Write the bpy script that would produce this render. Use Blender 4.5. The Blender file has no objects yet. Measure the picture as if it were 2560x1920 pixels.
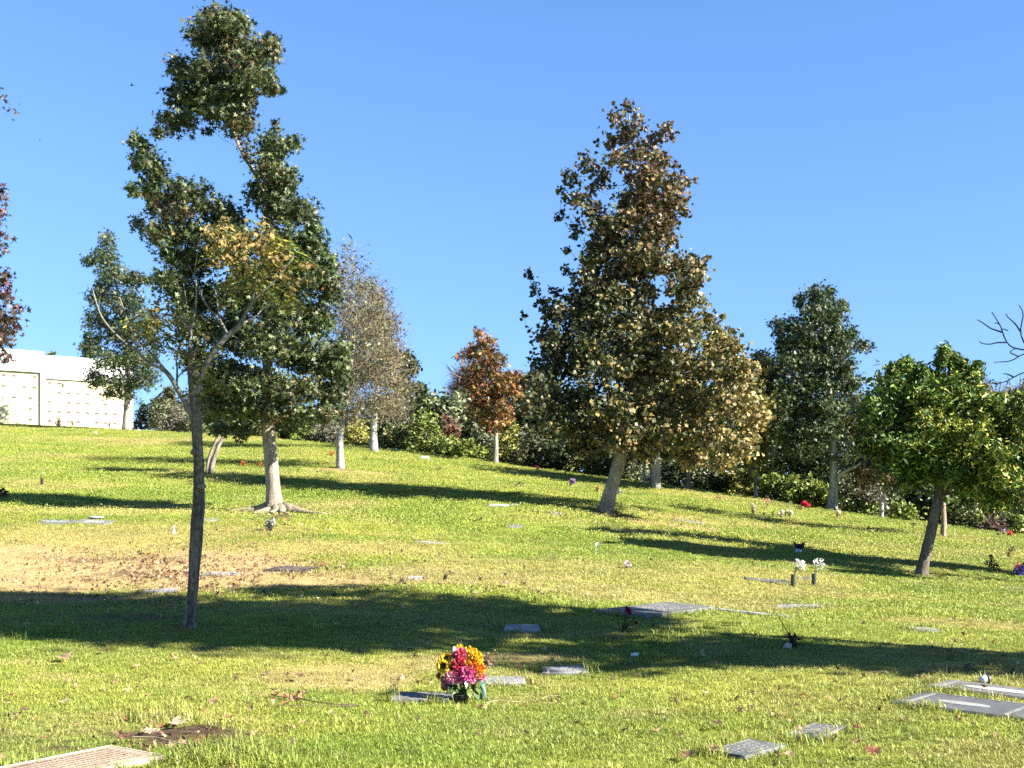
import bpy, math, random
import numpy as np
from mathutils import Vector
R = np.random.default_rng(7)
random.seed(7)
C = bpy.context.scene.collection
F, CX, HV, EYE = 3090.0, 1280.0, 1244.0, 1.6      # focal length, centre column, eye-level row (photo pixels), eye height
AZ, EL = math.radians(113), math.radians(31)
SUN = np.array([math.sin(AZ)*math.cos(EL), math.cos(AZ)*math.cos(EL), math.sin(EL)])

# ------------------------------------------------------------------ noise
def _hash(ix, iy, seed):
    n = (ix*374761393 + iy*668265263 + seed*1442695041) & 0x7fffffff
    n = ((n ^ (n >> 13))*1274126177) & 0x7fffffff
    return ((n ^ (n >> 16)) & 0xffff)/65535.0
def vnoise(x, y, seed=0):
    x = np.asarray(x, float); y = np.asarray(y, float)
    ix = np.floor(x).astype(np.int64); iy = np.floor(y).astype(np.int64)
    fx = x-ix; fy = y-iy
    fx = fx*fx*(3-2*fx); fy = fy*fy*(3-2*fy)
    a = _hash(ix, iy, seed); b = _hash(ix+1, iy, seed); c = _hash(ix, iy+1, seed); d = _hash(ix+1, iy+1, seed)
    return (a*(1-fx)+b*fx)*(1-fy)+(c*(1-fx)+d*fx)*fy
def fbm(x, y, seed=0, o=4):
    s = 0; a = .5; t = 0
    for k in range(o):
        s = s+a*vnoise(x*2**k, y*2**k, seed+k*17); t += a; a *= .55
    return s/t
def sstep(a, b, x):
    t = np.clip((x-a)/(b-a), 0, 1); return t*t*(3-2*t)

# ------------------------------------------------------------------ terrain
_cu = np.array([0, 347, 810, 1157, 1504, 1736, 2083, 2315, 2560.])
_cv = np.array([1057, 1074, 1105, 1143, 1192, 1227, 1275, 1303, 1333.])
_cd = np.array([78, 73, 60, 56, 52, 50, 47, 46, 45.])
_cs = (_cu-CX)/F
_cz = EYE-(_cv-HV)*_cd/F
def softplus(t): return np.where(t > 20, t, np.log1p(np.exp(np.minimum(t, 20))))
def crest(X, Y):
    s = np.clip(X/np.maximum(Y, 4.), -.42, .42)
    return np.interp(s, _cs, _cd), np.interp(s, _cs, _cz), s
def height(X, Y):
    X = np.asarray(X, float); Y = np.asarray(Y, float)
    dc, zc, s = crest(X, Y)
    sl = zc/(dc-15)
    z = softplus((Y-15)/1.6)*1.6*sl
    drop = .055*sstep(-.33, -.22, s)
    z = z-softplus((Y-dc)/1.2)*1.2*sl-drop*np.minimum(softplus((Y-dc-1)/1.2)*1.2, 30)
    amp = sstep(7, 16, Y)*.75+.25
    b = (vnoise(X/3.1+3, Y/3.4, 5)-.5)*.16+(vnoise(X/1.15, Y/1.3+9, 6)-.5)*.05+(vnoise(X/7.5, Y/6.5+9, 8)-.5)*.25
    return z+b*amp*sstep(75, 60, Y)
_DD = np.arange(5, 130, .03)
def G(u, v, below=0.0):
    """point of the ground that the photo shows at column u, row v"""
    X = (u-CX)*_DD/F; z = EYE-(v-HV)*_DD/F
    hit = np.nonzero(z <= height(X, _DD))[0]
    if len(hit) == 0:
        d = float(crest(np.array((u-CX)/F*50), np.array(50.))[0])
    else: d = float(_DD[hit[0]])
    x = (u-CX)*d/F
    return np.array([x, d, float(height(x, d))-below])
def P3(u, v, d): return np.array([(u-CX)*d/F, d, EYE-(v-HV)*d/F])

# ------------------------------------------------------------------ mesh builder
class MB:
    def __init__(s): s.V=[]; s.L=[]; s.S=[]; s.K=[]; s.n=0
    def raw(s, verts, loops, sizes, cols):
        verts = np.asarray(verts, float).reshape(-1, 3)
        s.V.append(verts); s.L.append(np.asarray(loops, np.int64)+s.n); s.S.append(np.asarray(sizes, np.int64))
        cols = np.asarray(cols, float)
        if cols.ndim == 1: cols = np.repeat(cols[None, :], len(verts), 0)
        s.K.append(cols); s.n += len(verts)
    def poly(s, verts, faces, col):
        s.raw(verts, [i for f in faces for i in f], [len(f) for f in faces], col)
    def box(s, c, size, col, rz=0, taper=1.0, bev=0.0):
        x, y, z = np.asarray(size)/2
        b = min(bev, x*.45, y*.45, z*.9)
        rings = [(1, 1, -z)]
        rings += [(1, 1, z)] if b <= 0 else [(1, 1, z-b), ((x-b)/x, (y-b)/y, z)]
        pts = []
        for kx, ky, zz in rings:
            t = taper if zz > 0 else 1
            pts += [(-x*kx*t, -y*ky*t, zz), (x*kx*t, -y*ky*t, zz), (x*kx*t, y*ky*t, zz), (-x*kx*t, y*ky*t, zz)]
        pts = np.array(pts); ca, sa = math.cos(rz), math.sin(rz)
        q = np.c_[pts[:, 0]*ca-pts[:, 1]*sa, pts[:, 0]*sa+pts[:, 1]*ca, pts[:, 2]]+np.asarray(c)
        n = len(rings); f = [(3, 2, 1, 0), tuple(range(4*n-4, 4*n))]
        for r in range(n-1):
            for k in range(4): f.append((r*4+k, r*4+(k+1) % 4, r*4+4+(k+1) % 4, r*4+4+k))
        s.poly(q, f, col)
    def tube(s, pts, rad, col, sides=6, cap=True, rough=0.0, seed=0, flare=0.0):
        pts = np.asarray(pts, float); n = len(pts); rad = np.broadcast_to(np.asarray(rad, float), (n,))
        t = np.gradient(pts, axis=0); t /= np.linalg.norm(t, axis=1)[:, None]+1e-9
        ref = np.array([1., .13, .07]) if abs(t[0, 0]) < .8 else np.array([.1, 1., .05])
        a = ref-(t@ref)[:, None]*t; a /= np.linalg.norm(a, axis=1)[:, None]+1e-9
        b = np.cross(t, a)
        ang = np.arange(sides)*2*math.pi/sides
        rr = rad[:, None]*np.ones((n, sides))
        if rough:
            zz = np.linalg.norm(pts-pts[0], axis=1)
            rr = rr*(1+rough*(vnoise(np.cos(ang)[None, :]*2.2+seed*3.1+zz[:, None]*.5, np.sin(ang)[None, :]*2.2+zz[:, None]*2.2, seed)-.5)*2)
        if flare:
            zz = np.linalg.norm(pts-pts[0], axis=1)/rad[0]
            lob = .55+.75*vnoise(np.cos(ang)*1.7+seed, np.sin(ang)*1.7+7, seed+3)
            rr = rr*(1+flare*np.exp(-zz/1.1)[:, None]*lob[None, :])
        v = pts[:, None, :]+rr[:, :, None]*(np.cos(ang)[None, :, None]*a[:, None, :]+np.sin(ang)[None, :, None]*b[:, None, :])
        i = np.arange(n-1)[:, None]*sides; k = np.arange(sides)[None, :]; k2 = (k+1) % sides
        q = np.stack([i+k, i+k2, i+sides+k2, i+sides+k], -1).reshape(-1)
        loops = list(q); sizes = [4]*((n-1)*sides)
        if cap:
            loops += list(range(sides))[::-1]; sizes.append(sides)
            loops += list(range((n-1)*sides, n*sides)); sizes.append(sides)
        s.raw(v.reshape(-1, 3), loops, sizes, col)
    def lathe(s, c, prof, col, sides=16, tilt=None):
        """prof: (radius, height) pairs"""
        ang = np.arange(sides)*2*math.pi/sides
        v = np.array([[r*math.cos(a), r*math.sin(a), z] for r, z in prof for a in ang])
        if tilt is not None:
            ax = Vector((tilt[0], tilt[1], 1)).normalized(); q = Vector((0, 0, 1)).rotation_difference(ax)
            v = np.array([q @ Vector(p) for p in v])
        f = []
        for i in range(len(prof)-1):
            for k in range(sides): f.append((i*sides+k, i*sides+(k+1) % sides, (i+1)*sides+(k+1) % sides, (i+1)*sides+k))
        s.poly(v+np.asarray(c), f, col)
    def build(s, name, mat, parent=None, smooth=False, loc=None):
        V = np.concatenate(s.V); L = np.concatenate(s.L); S = np.concatenate(s.S); K = np.concatenate(s.K)
        me = bpy.data.meshes.new(name)
        me.vertices.add(len(V)); me.loops.add(len(L)); me.polygons.add(len(S))
        off = np.asarray(loc if loc is not None else (0, 0, 0), float)
        me.vertices.foreach_set('co', (V-off).astype(np.float32).ravel())
        me.loops.foreach_set('vertex_index', L.astype(np.int32))
        st = np.concatenate([[0], np.cumsum(S)[:-1]])
        me.polygons.foreach_set('loop_start', st.astype(np.int32))
        me.polygons.foreach_set('use_smooth', np.full(len(S), bool(smooth)))
        at = me.color_attributes.new('col', 'FLOAT_COLOR', 'POINT')
        at.data.foreach_set('color', np.c_[K, np.ones(len(K))].astype(np.float32).ravel())
        me.update(calc_edges=True); me.validate()
        me.materials.append(mat)
        o = bpy.data.objects.new(name, me); C.objects.link(o)
        if parent is not None:
            o.parent = parent
            w = np.zeros(3); q = parent
            while q is not None: w = w+np.array(q.location); q = q.parent
            o.location = off-w
        else: o.location = off
        return o

def tag(o, label=None, cat=None, group=None, kind=None):
    if label: o['label'] = label
    if cat: o['category'] = cat
    if group: o['group'] = group
    if kind: o['kind'] = kind
    return o
def empty(name, loc, label, cat, group=None):
    o = bpy.data.objects.new(name, None); C.objects.link(o); o.location = tuple(float(q) for q in loc); o.empty_display_size = .1
    return tag(o, label, cat, group)
def copy_tree(o, loc, rz, label=None, group=None, scale=1.0):
    c = o.copy(); C.objects.link(c); c.location = tuple(float(q) for q in loc); c.rotation_euler = (0, 0, rz); c.scale = (scale,)*3
    if label: c['label'] = label
    if group: c['group'] = group
    for ch in list(o.children):
        k = ch.copy(); C.objects.link(k); k.parent = c
        for g in list(ch.children):
            d = g.copy(); C.objects.link(d); d.parent = k
    return c

# ------------------------------------------------------------------ materials
def mat(name, rough=.7, spec=.3, nscale=8., namt=.25, bump=0., transl=0., stretch=(1, 1, 1), sheen=0, fine=None, obj_coord=True, hue=0.0):
    m = bpy.data.materials.new(name); m.use_nodes = True
    nt = m.node_tree; N = nt.nodes; K = nt.links; N.clear()
    out = N.new('ShaderNodeOutputMaterial'); bs = N.new('ShaderNodeBsdfPrincipled')
    at = N.new('ShaderNodeAttribute'); at.attribute_name = 'col'
    tc = N.new('ShaderNodeTexCoord'); mp = N.new('ShaderNodeMapping'); mp.inputs['Scale'].default_value = stretch
    K.new(tc.outputs['Object'], mp.inputs['Vector'])
    no = N.new('ShaderNodeTexNoise'); no.inputs['Scale'].default_value = nscale; no.inputs['Detail'].default_value = 6; no.inputs['Roughness'].default_value = .65
    K.new(mp.outputs['Vector'], no.inputs['Vector'])
    mr = N.new('ShaderNodeMapRange'); mr.inputs[1].default_value = .3; mr.inputs[2].default_value = .7; mr.inputs[3].default_value = 1-namt; mr.inputs[4].default_value = 1+namt
    K.new(no.outputs['Fac'], mr.inputs[0])
    mul = N.new('ShaderNodeVectorMath'); mul.operation = 'SCALE'
    K.new(at.outputs['Color'], mul.inputs[0]); K.new(mr.outputs[0], mul.inputs['Scale'])
    col = mul.outputs[0]
    if fine:                                             # speckle: scale, amount
        n2 = N.new('ShaderNodeTexNoise'); n2.inputs['Scale'].default_value = fine[0]; n2.inputs['Detail'].default_value = 2
        K.new(tc.outputs['Object'], n2.inputs['Vector'])
        r2 = N.new('ShaderNodeMapRange'); r2.inputs[1].default_value = .35; r2.inputs[2].default_value = .65; r2.inputs[3].default_value = 1-fine[1]; r2.inputs[4].default_value = 1+fine[1]
        K.new(n2.outputs['Fac'], r2.inputs[0])
        m2 = N.new('ShaderNodeVectorMath'); m2.operation = 'SCALE'; K.new(col, m2.inputs[0]); K.new(r2.outputs[0], m2.inputs['Scale']); col = m2.outputs[0]
    K.new(col, bs.inputs['Base Color'])
    bs.inputs['Roughness'].default_value = rough; bs.inputs['Specular IOR Level'].default_value = spec
    if bump:
        bp = N.new('ShaderNodeBump'); bp.inputs['Strength'].default_value = min(1, bump); bp.inputs['Distance'].default_value = .02
        K.new(no.outputs['Fac'], bp.inputs['Height']); K.new(bp.outputs['Normal'], bs.inputs['Normal'])
    sh = bs.outputs[0]
    if transl:
        tr = N.new('ShaderNodeBsdfTranslucent'); K.new(col, tr.inputs['Color'])
        mx = N.new('ShaderNodeMixShader'); mx.inputs[0].default_value = transl
        K.new(bs.outputs[0], mx.inputs[1]); K.new(tr.outputs[0], mx.inputs[2]); sh = mx.outputs[0]
    K.new(sh, out.inputs['Surface'])
    return m
M_leaf = mat('leaf', .45, .32, 3., .12, transl=.08)
M_leafdry = mat('dry_leaf', .7, .2, 9., .25, transl=.2)
M_bark = mat('bark', .9, .1, 9., .5, bump=.9, stretch=(1, 1, .22), fine=(30., .3))
M_mottle = mat('mottled_bark', .85, .15, 5., .38, bump=.5, stretch=(1, 1, .5), fine=(16., .25))
M_twig = mat('twig', .85, .1, 5., .3)
M_stone = mat('stone', .55, .35, 4., .25, bump=.15, fine=(120., .3))
M_stucco = mat('stucco', .85, .2, 1.2, .04, bump=.05)
M_bronze = mat('bronze', .5, .4, 30., .3)
M_plastic = mat('plastic', .4, .4, 12., .12)
M_petal = mat('petal', .6, .2, 30., .12, transl=.25)
M_soil = mat('soil', .95, .05, 12., .5, bump=.8)

# ------------------------------------------------------------------ leaves
STAR = []
for k in range(5):
    a = math.pi/2+(k-2)*math.radians(58)
    r = [.62, .85, 1.0, .85, .62][k]
    STAR.append((a-math.radians(29), .30)); STAR.append((a, r))
STAR = [(-math.pi/2, .12)]+STAR+[(math.pi/2+2.5*math.radians(58), .30)]
STAR = np.array([(math.cos(a)*r*.62, math.sin(a)*r*.62) for a, r in STAR])
MAPLE = np.array([(0, -.15), (.25, -.28), (.32, -.02), (.58, .12), (.32, .25), (.28, .5), (.1, .42), (0, .72), (-.1, .42), (-.28, .5), (-.32, .25), (-.58, .12), (-.32, -.02), (-.25, -.28)])*.85
OVAL = np.array([(0, -.5), (.2, -.15), (.2, .15), (0, .5), (-.2, .15), (-.2, -.15)])
ROUND = np.array([(math.cos(k*math.pi/3)*.5, math.sin(k*math.pi/3)*.5) for k in range(6)])
DIAM = np.array([(0, -.5), (.3, 0), (0, .5), (-.3, 0)])
def add_leaves(mb, pos, size, cols, shape, droop=.6, fold=.25, rng=R, updir=None):
    n = len(pos); k = len(shape)
    h = rng.normal(size=(n, 3)); h[:, 2] = h[:, 2]*.5-droop
    if updir is not None: h = h+updir
    h /= np.linalg.norm(h, axis=1)[:, None]
    q = rng.normal(size=(n, 3)); q[:, 2] += .35
    w = np.cross(h, q); w /= np.linalg.norm(w, axis=1)[:, None]
    nn = np.cross(w, h)
    sz = np.broadcast_to(np.asarray(size, float), (n,))
    curl = rng.normal(size=n)*fold
    sx = shape[None, :, 0]*sz[:, None]; sy = shape[None, :, 1]*sz[:, None]
    lift = (np.abs(shape[:, 0])[None, :]*1.0-np.abs(shape[:, 1])[None, :]*.5)*curl[:, None]*sz[:, None]
    v = pos[:, None, :]+sx[:, :, None]*w[:, None, :]+sy[:, :, None]*h[:, None, :]+lift[:, :, None]*nn[:, None, :]
    mb.raw(v.reshape(-1, 3), np.arange(n*k), np.full(n, k), np.repeat(cols, k, 0))

def pick(pal, n, rng=R):
    """pal: list of (weight, (r,g,b))"""
    w = np.array([p[0] for p in pal], float); w /= w.sum()
    c = np.array([p[1] for p in pal]); i = rng.choice(len(pal), n, p=w)
    return c[i]
def smooth_path(pts, n=24):
    pts = np.asarray(pts, float); d = np.concatenate([[0], np.cumsum(np.linalg.norm(np.diff(pts[:, :3], axis=0), axis=1))])
    t = np.linspace(0, d[-1], n); o = []
    m = np.gradient(pts, d, axis=0)
    for x in t:
        i = min(max(np.searchsorted(d, x)-1, 0), len(d)-2); L = d[i+1]-d[i]; s = (x-d[i])/L
        h00 = 2*s**3-3*s**2+1; h10 = s**3-2*s**2+s; h01 = -2*s**3+3*s**2; h11 = s**3-s**2
        o.append(h00*pts[i]+h10*L*m[i]+h01*pts[i+1]+h11*L*m[i+1])
    return np.array(o)

def limb(mb, a, b, r0, r1, col, sag=.12, sides=5, n=6, rng=R):
    a = np.asarray(a); b = np.asarray(b); t = np.linspace(0, 1, n)[:, None]
    L = np.linalg.norm(b-a)
    p = a+(b-a)*t; p[:, 2] -= np.sin(t[:, 0]*math.pi)*sag*L
    p += rng.normal(size=p.shape)*L*.025*np.sin(t*math.pi)
    mb.tube(p, np.linspace(r0, r1, n), col, sides=sides, cap=False)

def tree(name, label, trunk, blobs, D=None, pal=None, shape=STAR, size=.12, n=12000, cl=12, clr=.26, droop=.6, bark=(.3, .26, .21),
         bmat=None, lmat=None, colfn=None, cat='tree', group=None, flare=.6, rough=.14, sides=14, twigs=True, twcol=None, limb_r=.35, extra=None, seed=1,
         depth=1.0, trunk_label=None, twn=0, twl=.5, twr=.006, crown_name='crown', cjit=.35, fork=None, rise=.75):
    """trunk: (u, v, width px) from base upward; blobs: (u, v, ru, rv, density) crown clumps. All at real distance D."""
    rng = np.random.default_rng(seed)
    base = G(trunk[0][0], trunk[0][1]) if D is None else P3(trunk[0][0], trunk[0][1], D)
    if D is None: D = base[1]
    root = empty(name, base, label, cat, group)
    path = [np.append(P3(u, v, D), w*.84*D/F/2) for u, v, w in trunk]
    path[0][:3] = base; path[0][2] -= .06
    sp = smooth_path(path, max(16, len(trunk)*6))
    tb = MB(); tb.tube(sp[:, :3], np.maximum(sp[:, 3], .004), bark, sides=sides, rough=rough, seed=seed, flare=flare)
    if extra: extra(tb, base, D)
    t = tb.build('trunk', bmat or M_bark, root, smooth=True)
    B = np.array([(list(b)+[1.0])[:5] for b in blobs], float)
    us, rs = B[:, 0], B[:, 2]
    halfw = (np.max(us+rs)-np.min(us-rs))/2*D/F
    axis_u = np.interp(-B[:, 1], [-q[1] for q in trunk], [q[0] for q in trunk])
    vbot = np.max(B[:, 1]+B[:, 3]); fork = fork or vbot-.13*(vbot-np.min(B[:, 1]))
    lb = MB(); cb = MB()
    twc = np.array(twcol if twcol is not None else bark)*.6
    items = []
    for (u, v, ru, rv, de), ax in zip(B, axis_u):
        loc_w = max(ru, abs(u-ax)*.5)*D/F
        if de >= .5:
            o = rng.uniform(.25, 1.0)*min(halfw*.55, loc_w*1.2+.25)*depth
            items += [(u, v, ru, rv, de*.5, o), (u, v, ru, rv, de*.5, -o)]
        else: items.append((u, v, ru, rv, de, rng.uniform(-.5, .5)*min(halfw*.5, loc_w+.2)*depth))
    wts = np.array([i[2]*i[3]*i[4] for i in items]); wts /= wts.sum()
    cen = [P3(i[0], i[1], D+i[5]) for i in items]; done = []
    order = np.argsort([abs(i[0]-np.interp(-i[1], [-q2[1] for q2 in trunk], [q2[0] for q2 in trunk]))+.15*abs(i[1]-fork) for i in items])
    for it, w in ((items[j], wts[j]) for j in order):
        u, v, ru, rv, de, off = it
        d = D+off; c = P3(u, v, d); rx, rz = ru*d/F, rv*d/F; ry = max(.15, (rx+rz)*.5)
        nl = max(6, int(n*w)); ncl = max(2, int(round(nl/cl)))
        q = rng.normal(size=(ncl, 3)); q /= np.linalg.norm(q, axis=1)[:, None]; q *= (rng.uniform(0, 1, ncl)**.38)[:, None]
        cc = c+q*np.array([max(rx-clr*.5, rx*.5), ry, max(rz-clr*.5, rz*.5)])
        cr = min(clr, max(.08, min(rx, rz)*.8))
        pp = cc[rng.integers(0, ncl, nl)]+rng.normal(size=(nl, 3))*cr*np.array([.55, .55, .5])
        if colfn: cols = colfn(pp, u, v, nl, rng)
        else:
            cols = pick(pal, nl, rng)*(1+rng.normal()*.14)
        cols = .8*cols*(1+rng.normal(size=(nl, 1))*cjit*.6); cols = np.clip(cols, .004, .9)
        if lmat is not False: add_leaves(cb, pp, size*rng.uniform(.5, 1.28, nl), cols, shape, droop, rng=rng)
        # limb from the trunk to the clump, twigs inside it
        vs = min(v+abs(u-np.interp(-v, [-q2[1] for q2 in trunk], [q2[0] for q2 in trunk]))*rise+20, fork)
        k = int(np.argmin(np.abs(sp[:, 2]-(EYE-(vs-HV)*D/F))))
        a = sp[k, :3]; r0 = max(.006, min(sp[k, 3]*limb_r, .05*D/30))
        r1 = max(.004, .005*D/30)
        best, bd = None, np.linalg.norm(c-a)*.8
        for (pc, pr) in done:
            dd = np.linalg.norm(c-pc)*(1 if pc[2] < c[2]+.15 else 1.7)
            if dd < bd: best, bd = (pc, pr), dd
        if best: a = best[0]; r0 = min(r0, best[1]*.9)
        limb(lb, a, c, r0, max(r1, r0*.45), twc, sag=.10, rng=rng, n=7); done.append((c, max(r1, r0*.5)))
        if twigs:
            for e in cc[:max(3, min(ncl, 26))]:
                limb(lb, c+(e-c)*.05, e, .006*D/30, .003*D/30, twc, sag=.04, sides=3, n=3, rng=rng)
        if twn:
            nt_ = int(twn*w); st = cc[rng.integers(0, ncl, nt_)]+rng.normal(size=(nt_, 3))*cr*.5
            dr = (st-a)/ (np.linalg.norm(st-a, axis=1)[:, None]+1e-6)*.6+rng.normal(size=(nt_, 3))*.6; dr[:, 2] += .15
            dr /= np.linalg.norm(dr, axis=1)[:, None]; ln = twl*rng.uniform(.4, 1.3, nt_)[:, None]
            sd = np.cross(dr, rng.normal(size=(nt_, 3))); sd /= np.linalg.norm(sd, axis=1)[:, None]
            mid = st+dr*ln*.5+rng.normal(size=(nt_, 3))*ln*.06; en = st+dr*ln
            vv = np.stack([st-sd*twr, st+sd*twr, mid+sd*twr*.7, en, mid-sd*twr*.7], 1)
            cl_ = np.clip(twc*(1+rng.normal(size=(nt_, 1))*.25), .01, .8)
            lb.raw(vv.reshape(-1, 3), np.arange(nt_*5), np.full(nt_, 5), np.repeat(cl_, 5, 0))
    lb.build('branches', M_twig, root)
    if cb.n: cb.build(crown_name, lmat or M_leaf, root)
    return root

# ------------------------------------------------------------------ lawn state (dry patches, bare soil, stones)
STONES = []                                             # (cx, cy, half_x, half_y, angle): kept free of grass
DRY = [(G(130, 1425), 5.0, 3.1, .95), (G(520, 1450), 3.2, 1.5, .85), (G(330, 1330), 4.0, 1.8, .4), (G(760, 1370), 3.2, 1.6, .45), (G(1130, 1440), 2.6, 1.6, .5), (G(1600, 1490), 3.2, 1.2, .45),
       (G(1420, 1420), 3.0, 1.8, .35), (G(830, 1690), 1.0, .7, .6), (G(1120, 1660), .9, .7, .5), (G(1290, 1650), .8, .5, .6), (G(880, 1180), 2.2, .7, .7), (G(1640, 1310), 2.0, .7, .6),
       (G(250, 1350), 3.5, 1.6, .5), (G(300, 1100), 6, 2.0, .45), (G(1880, 1310), 2.0, .8, .4), (G(1900, 1480), 2.5, 1.0, .35), (G(2420, 1560), 1.2, .6, .4), (G(100, 1500), 2.0, .6, .7)]
SOIL = [(G(430, 1838), .52, .58, 1.0), (G(550, 1888), .48, .40, 1.0), (G(690, 1290), .55, .45, .8), (G(1515, 1285), .8, .5, .8), (G(1650, 1300), 1.6, .25, .6), (G(475, 1566), .30, .25, .7),
        (G(350, 1545), .7, .35, .7), (G(300, 1400), 1.4, .35, .6), (G(390, 1440), 1.1, .3, .55), (G(2305, 1437), .3, .25, .8), (G(852, 1172), .7, .35, .8), (G(620, 1200), 2.0, .25, .6),
        (G(870, 1187), .9, .25, .7), (G(2380, 1432), .5, .2, .7), (G(1250, 1640), .5, .2, .5), (G(330, 1090), 3.2, .8, .75)]
LUSH = [(G(150, 1860), 1.0, .9, .8), (G(700, 1880), 1.1, .6, .7), (G(1500, 1330), 3.0, 2.0, .5), (G(600, 1240), 4, 3.0, .6), (G(900, 1260), 4, 2.5, .5), (G(1700, 1640), 2.5, 1.0, .6), (G(300, 1590), 2.5, 1.5, .6), (G(1000, 1880), 1.2, .5, .5), (G(2000, 1340), 3, 2, .4)]
def lawn(X, Y):
    X = np.asarray(X, float); Y = np.asarray(Y, float)
    wob = (fbm(X*.9, Y*.9, 40)-.5)*1.1
    dry = np.zeros_like(X); soil = np.zeros_like(X)
    for p, rx, ry, a in DRY:
        d = np.hypot((X-p[0])/rx, (Y-p[1])/ry)+wob*.9
        dry = np.maximum(dry, a*sstep(1.15, .45, d))
    w2 = (fbm(X*4.2, Y*4.2, 44)-.5)*2.6
    for p, rx, ry, a in SOIL:
        d = np.hypot((X-p[0])/rx, (Y-p[1])/ry)+w2
        soil = np.maximum(soil, a*sstep(1.1, .6, d))
    gen = sstep(.52, .8, fbm(X*.23, Y*.36, 50))*.30+sstep(.55, .8, fbm(X*1.0, Y*1.5, 52))*.25
    dry = np.clip(np.maximum(dry, gen*.9)+gen*.25, 0, 1)
    return dry, soil
C_GRN = np.array([.162, .230, .027]); C_YEL = np.array([.335, .345, .058]); C_STR = np.array([.46, .33, .15]); C_SOIL = np.array([.075, .048, .03])
def lawn_col(X, Y):
    dry, soil = lawn(X, Y)
    y = np.clip(fbm(X*.55, Y*.8, 60)*1.7-.35, 0, 1)*.75+.1
    for p, rx, ry, a in LUSH: y = y*(1-a*sstep(1.2, .4, np.hypot((X-p[0])/rx, (Y-p[1])/ry)+(fbm(X*1.3, Y*1.3, 47)-.5)))
    g = fbm(X*2.3, Y*2.3, 63)[:, None]
    c = C_GRN*(1-y[:, None])+C_YEL*y[:, None]
    c = c*(.8+.4*g)
    d = np.clip(dry, 0, 1)[:, None]
    c = c*(1-d)+C_STR*(.75+.5*g)*d
    return c, dry, soil

def build_ground():
    ys = [-60, -30, -15, -6, 0, 3]
    y = 4.0
    while y < 120: ys.append(y); y += .10+max(0, y-6)*.012
    ys += [130, 145, 170, 220, 300, 450, 700, 1100, 1600]
    xs = [0.]; x = .0
    while x < 60: x += .14+x*.016; xs.append(x)
    xs += [75, 100, 140, 200, 300, 500, 900, 1600]
    xs = np.array(sorted(set([-q for q in xs]+xs))); ys = np.array(ys)
    X, Y = np.meshgrid(xs, ys); Z = height(X, Y)
    c, dry, soil = lawn_col(X.ravel(), Y.ravel())
    ny, nx = X.shape
    i = (np.arange(ny-1)[:, None]*nx+np.arange(nx-1)[None, :])
    f = np.stack([i, i+1, i+nx+1, i+nx], -1).reshape(-1)
    soil = soil[:, None]
    rough = fbm(X.ravel()*9, Y.ravel()*9, 70)
    Zr = Z.ravel()+(soil[:, 0]*(rough-.35)*.07)*(Y.ravel() < 20)
    base = c*.8*(1-soil)+C_SOIL*soil
    mb = MB(); mb.raw(np.c_[X.ravel(), Y.ravel(), Zr], f, np.full(len(f)//4, 4), base)
    m = bpy.data.materials.new('lawn_ground'); m.use_nodes = True
    nt = m.node_tree; N = nt.nodes; K = nt.links; bs = N['Principled BSDF']
    at = N.new('ShaderNodeAttribute'); at.attribute_name = 'col'
    tc = N.new('ShaderNodeTexCoord')
    def noise(sc, det, st=(1, 1, 1)):
        mp = N.new('ShaderNodeMapping'); mp.inputs['Scale'].default_value = st; K.new(tc.outputs['Object'], mp.inputs[0])
        n = N.new('ShaderNodeTexNoise'); n.inputs['Scale'].default_value = sc; n.inputs['Detail'].default_value = det; n.inputs['Roughness'].default_value = .7
        K.new(mp.outputs[0], n.inputs['Vector']); return n.outputs['Fac']
    def rng_(s, a, b, lo, hi):
        r = N.new('ShaderNodeMapRange'); K.new(s, r.inputs[0])
        for k, q in zip((1, 2, 3, 4), (a, b, lo, hi)): r.inputs[k].default_value = q
        return r.outputs[0]
    n1 = noise(14, 5); n2 = noise(60, 3)
    mul = N.new('ShaderNodeMath'); mul.operation = 'MULTIPLY'
    K.new(rng_(n1, .3, .7, .65, 1.35), mul.inputs[0]); K.new(rng_(n2, .3, .7, .6, 1.4), mul.inputs[1])
    sc = N.new('ShaderNodeVectorMath'); sc.operation = 'SCALE'; K.new(at.outputs['Color'], sc.inputs[0]); K.new(mul.outputs[0], sc.inputs['Scale'])
    K.new(sc.outputs[0], bs.inputs['Base Color']); bs.inputs['Roughness'].default_value = .95; bs.inputs['Specular IOR Level'].default_value = .1
    bp = N.new('ShaderNodeBump'); bp.inputs['Strength'].default_value = .9; bp.inputs['Distance'].default_value = .04
    K.new(n1, bp.inputs['Height']); K.new(bp.outputs[0], bs.inputs['Normal'])
    o = mb.build('ground', m, smooth=True)
    return tag(o, 'grassy cemetery hillside rising to the left with dry patches', 'ground', kind='structure')

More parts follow.
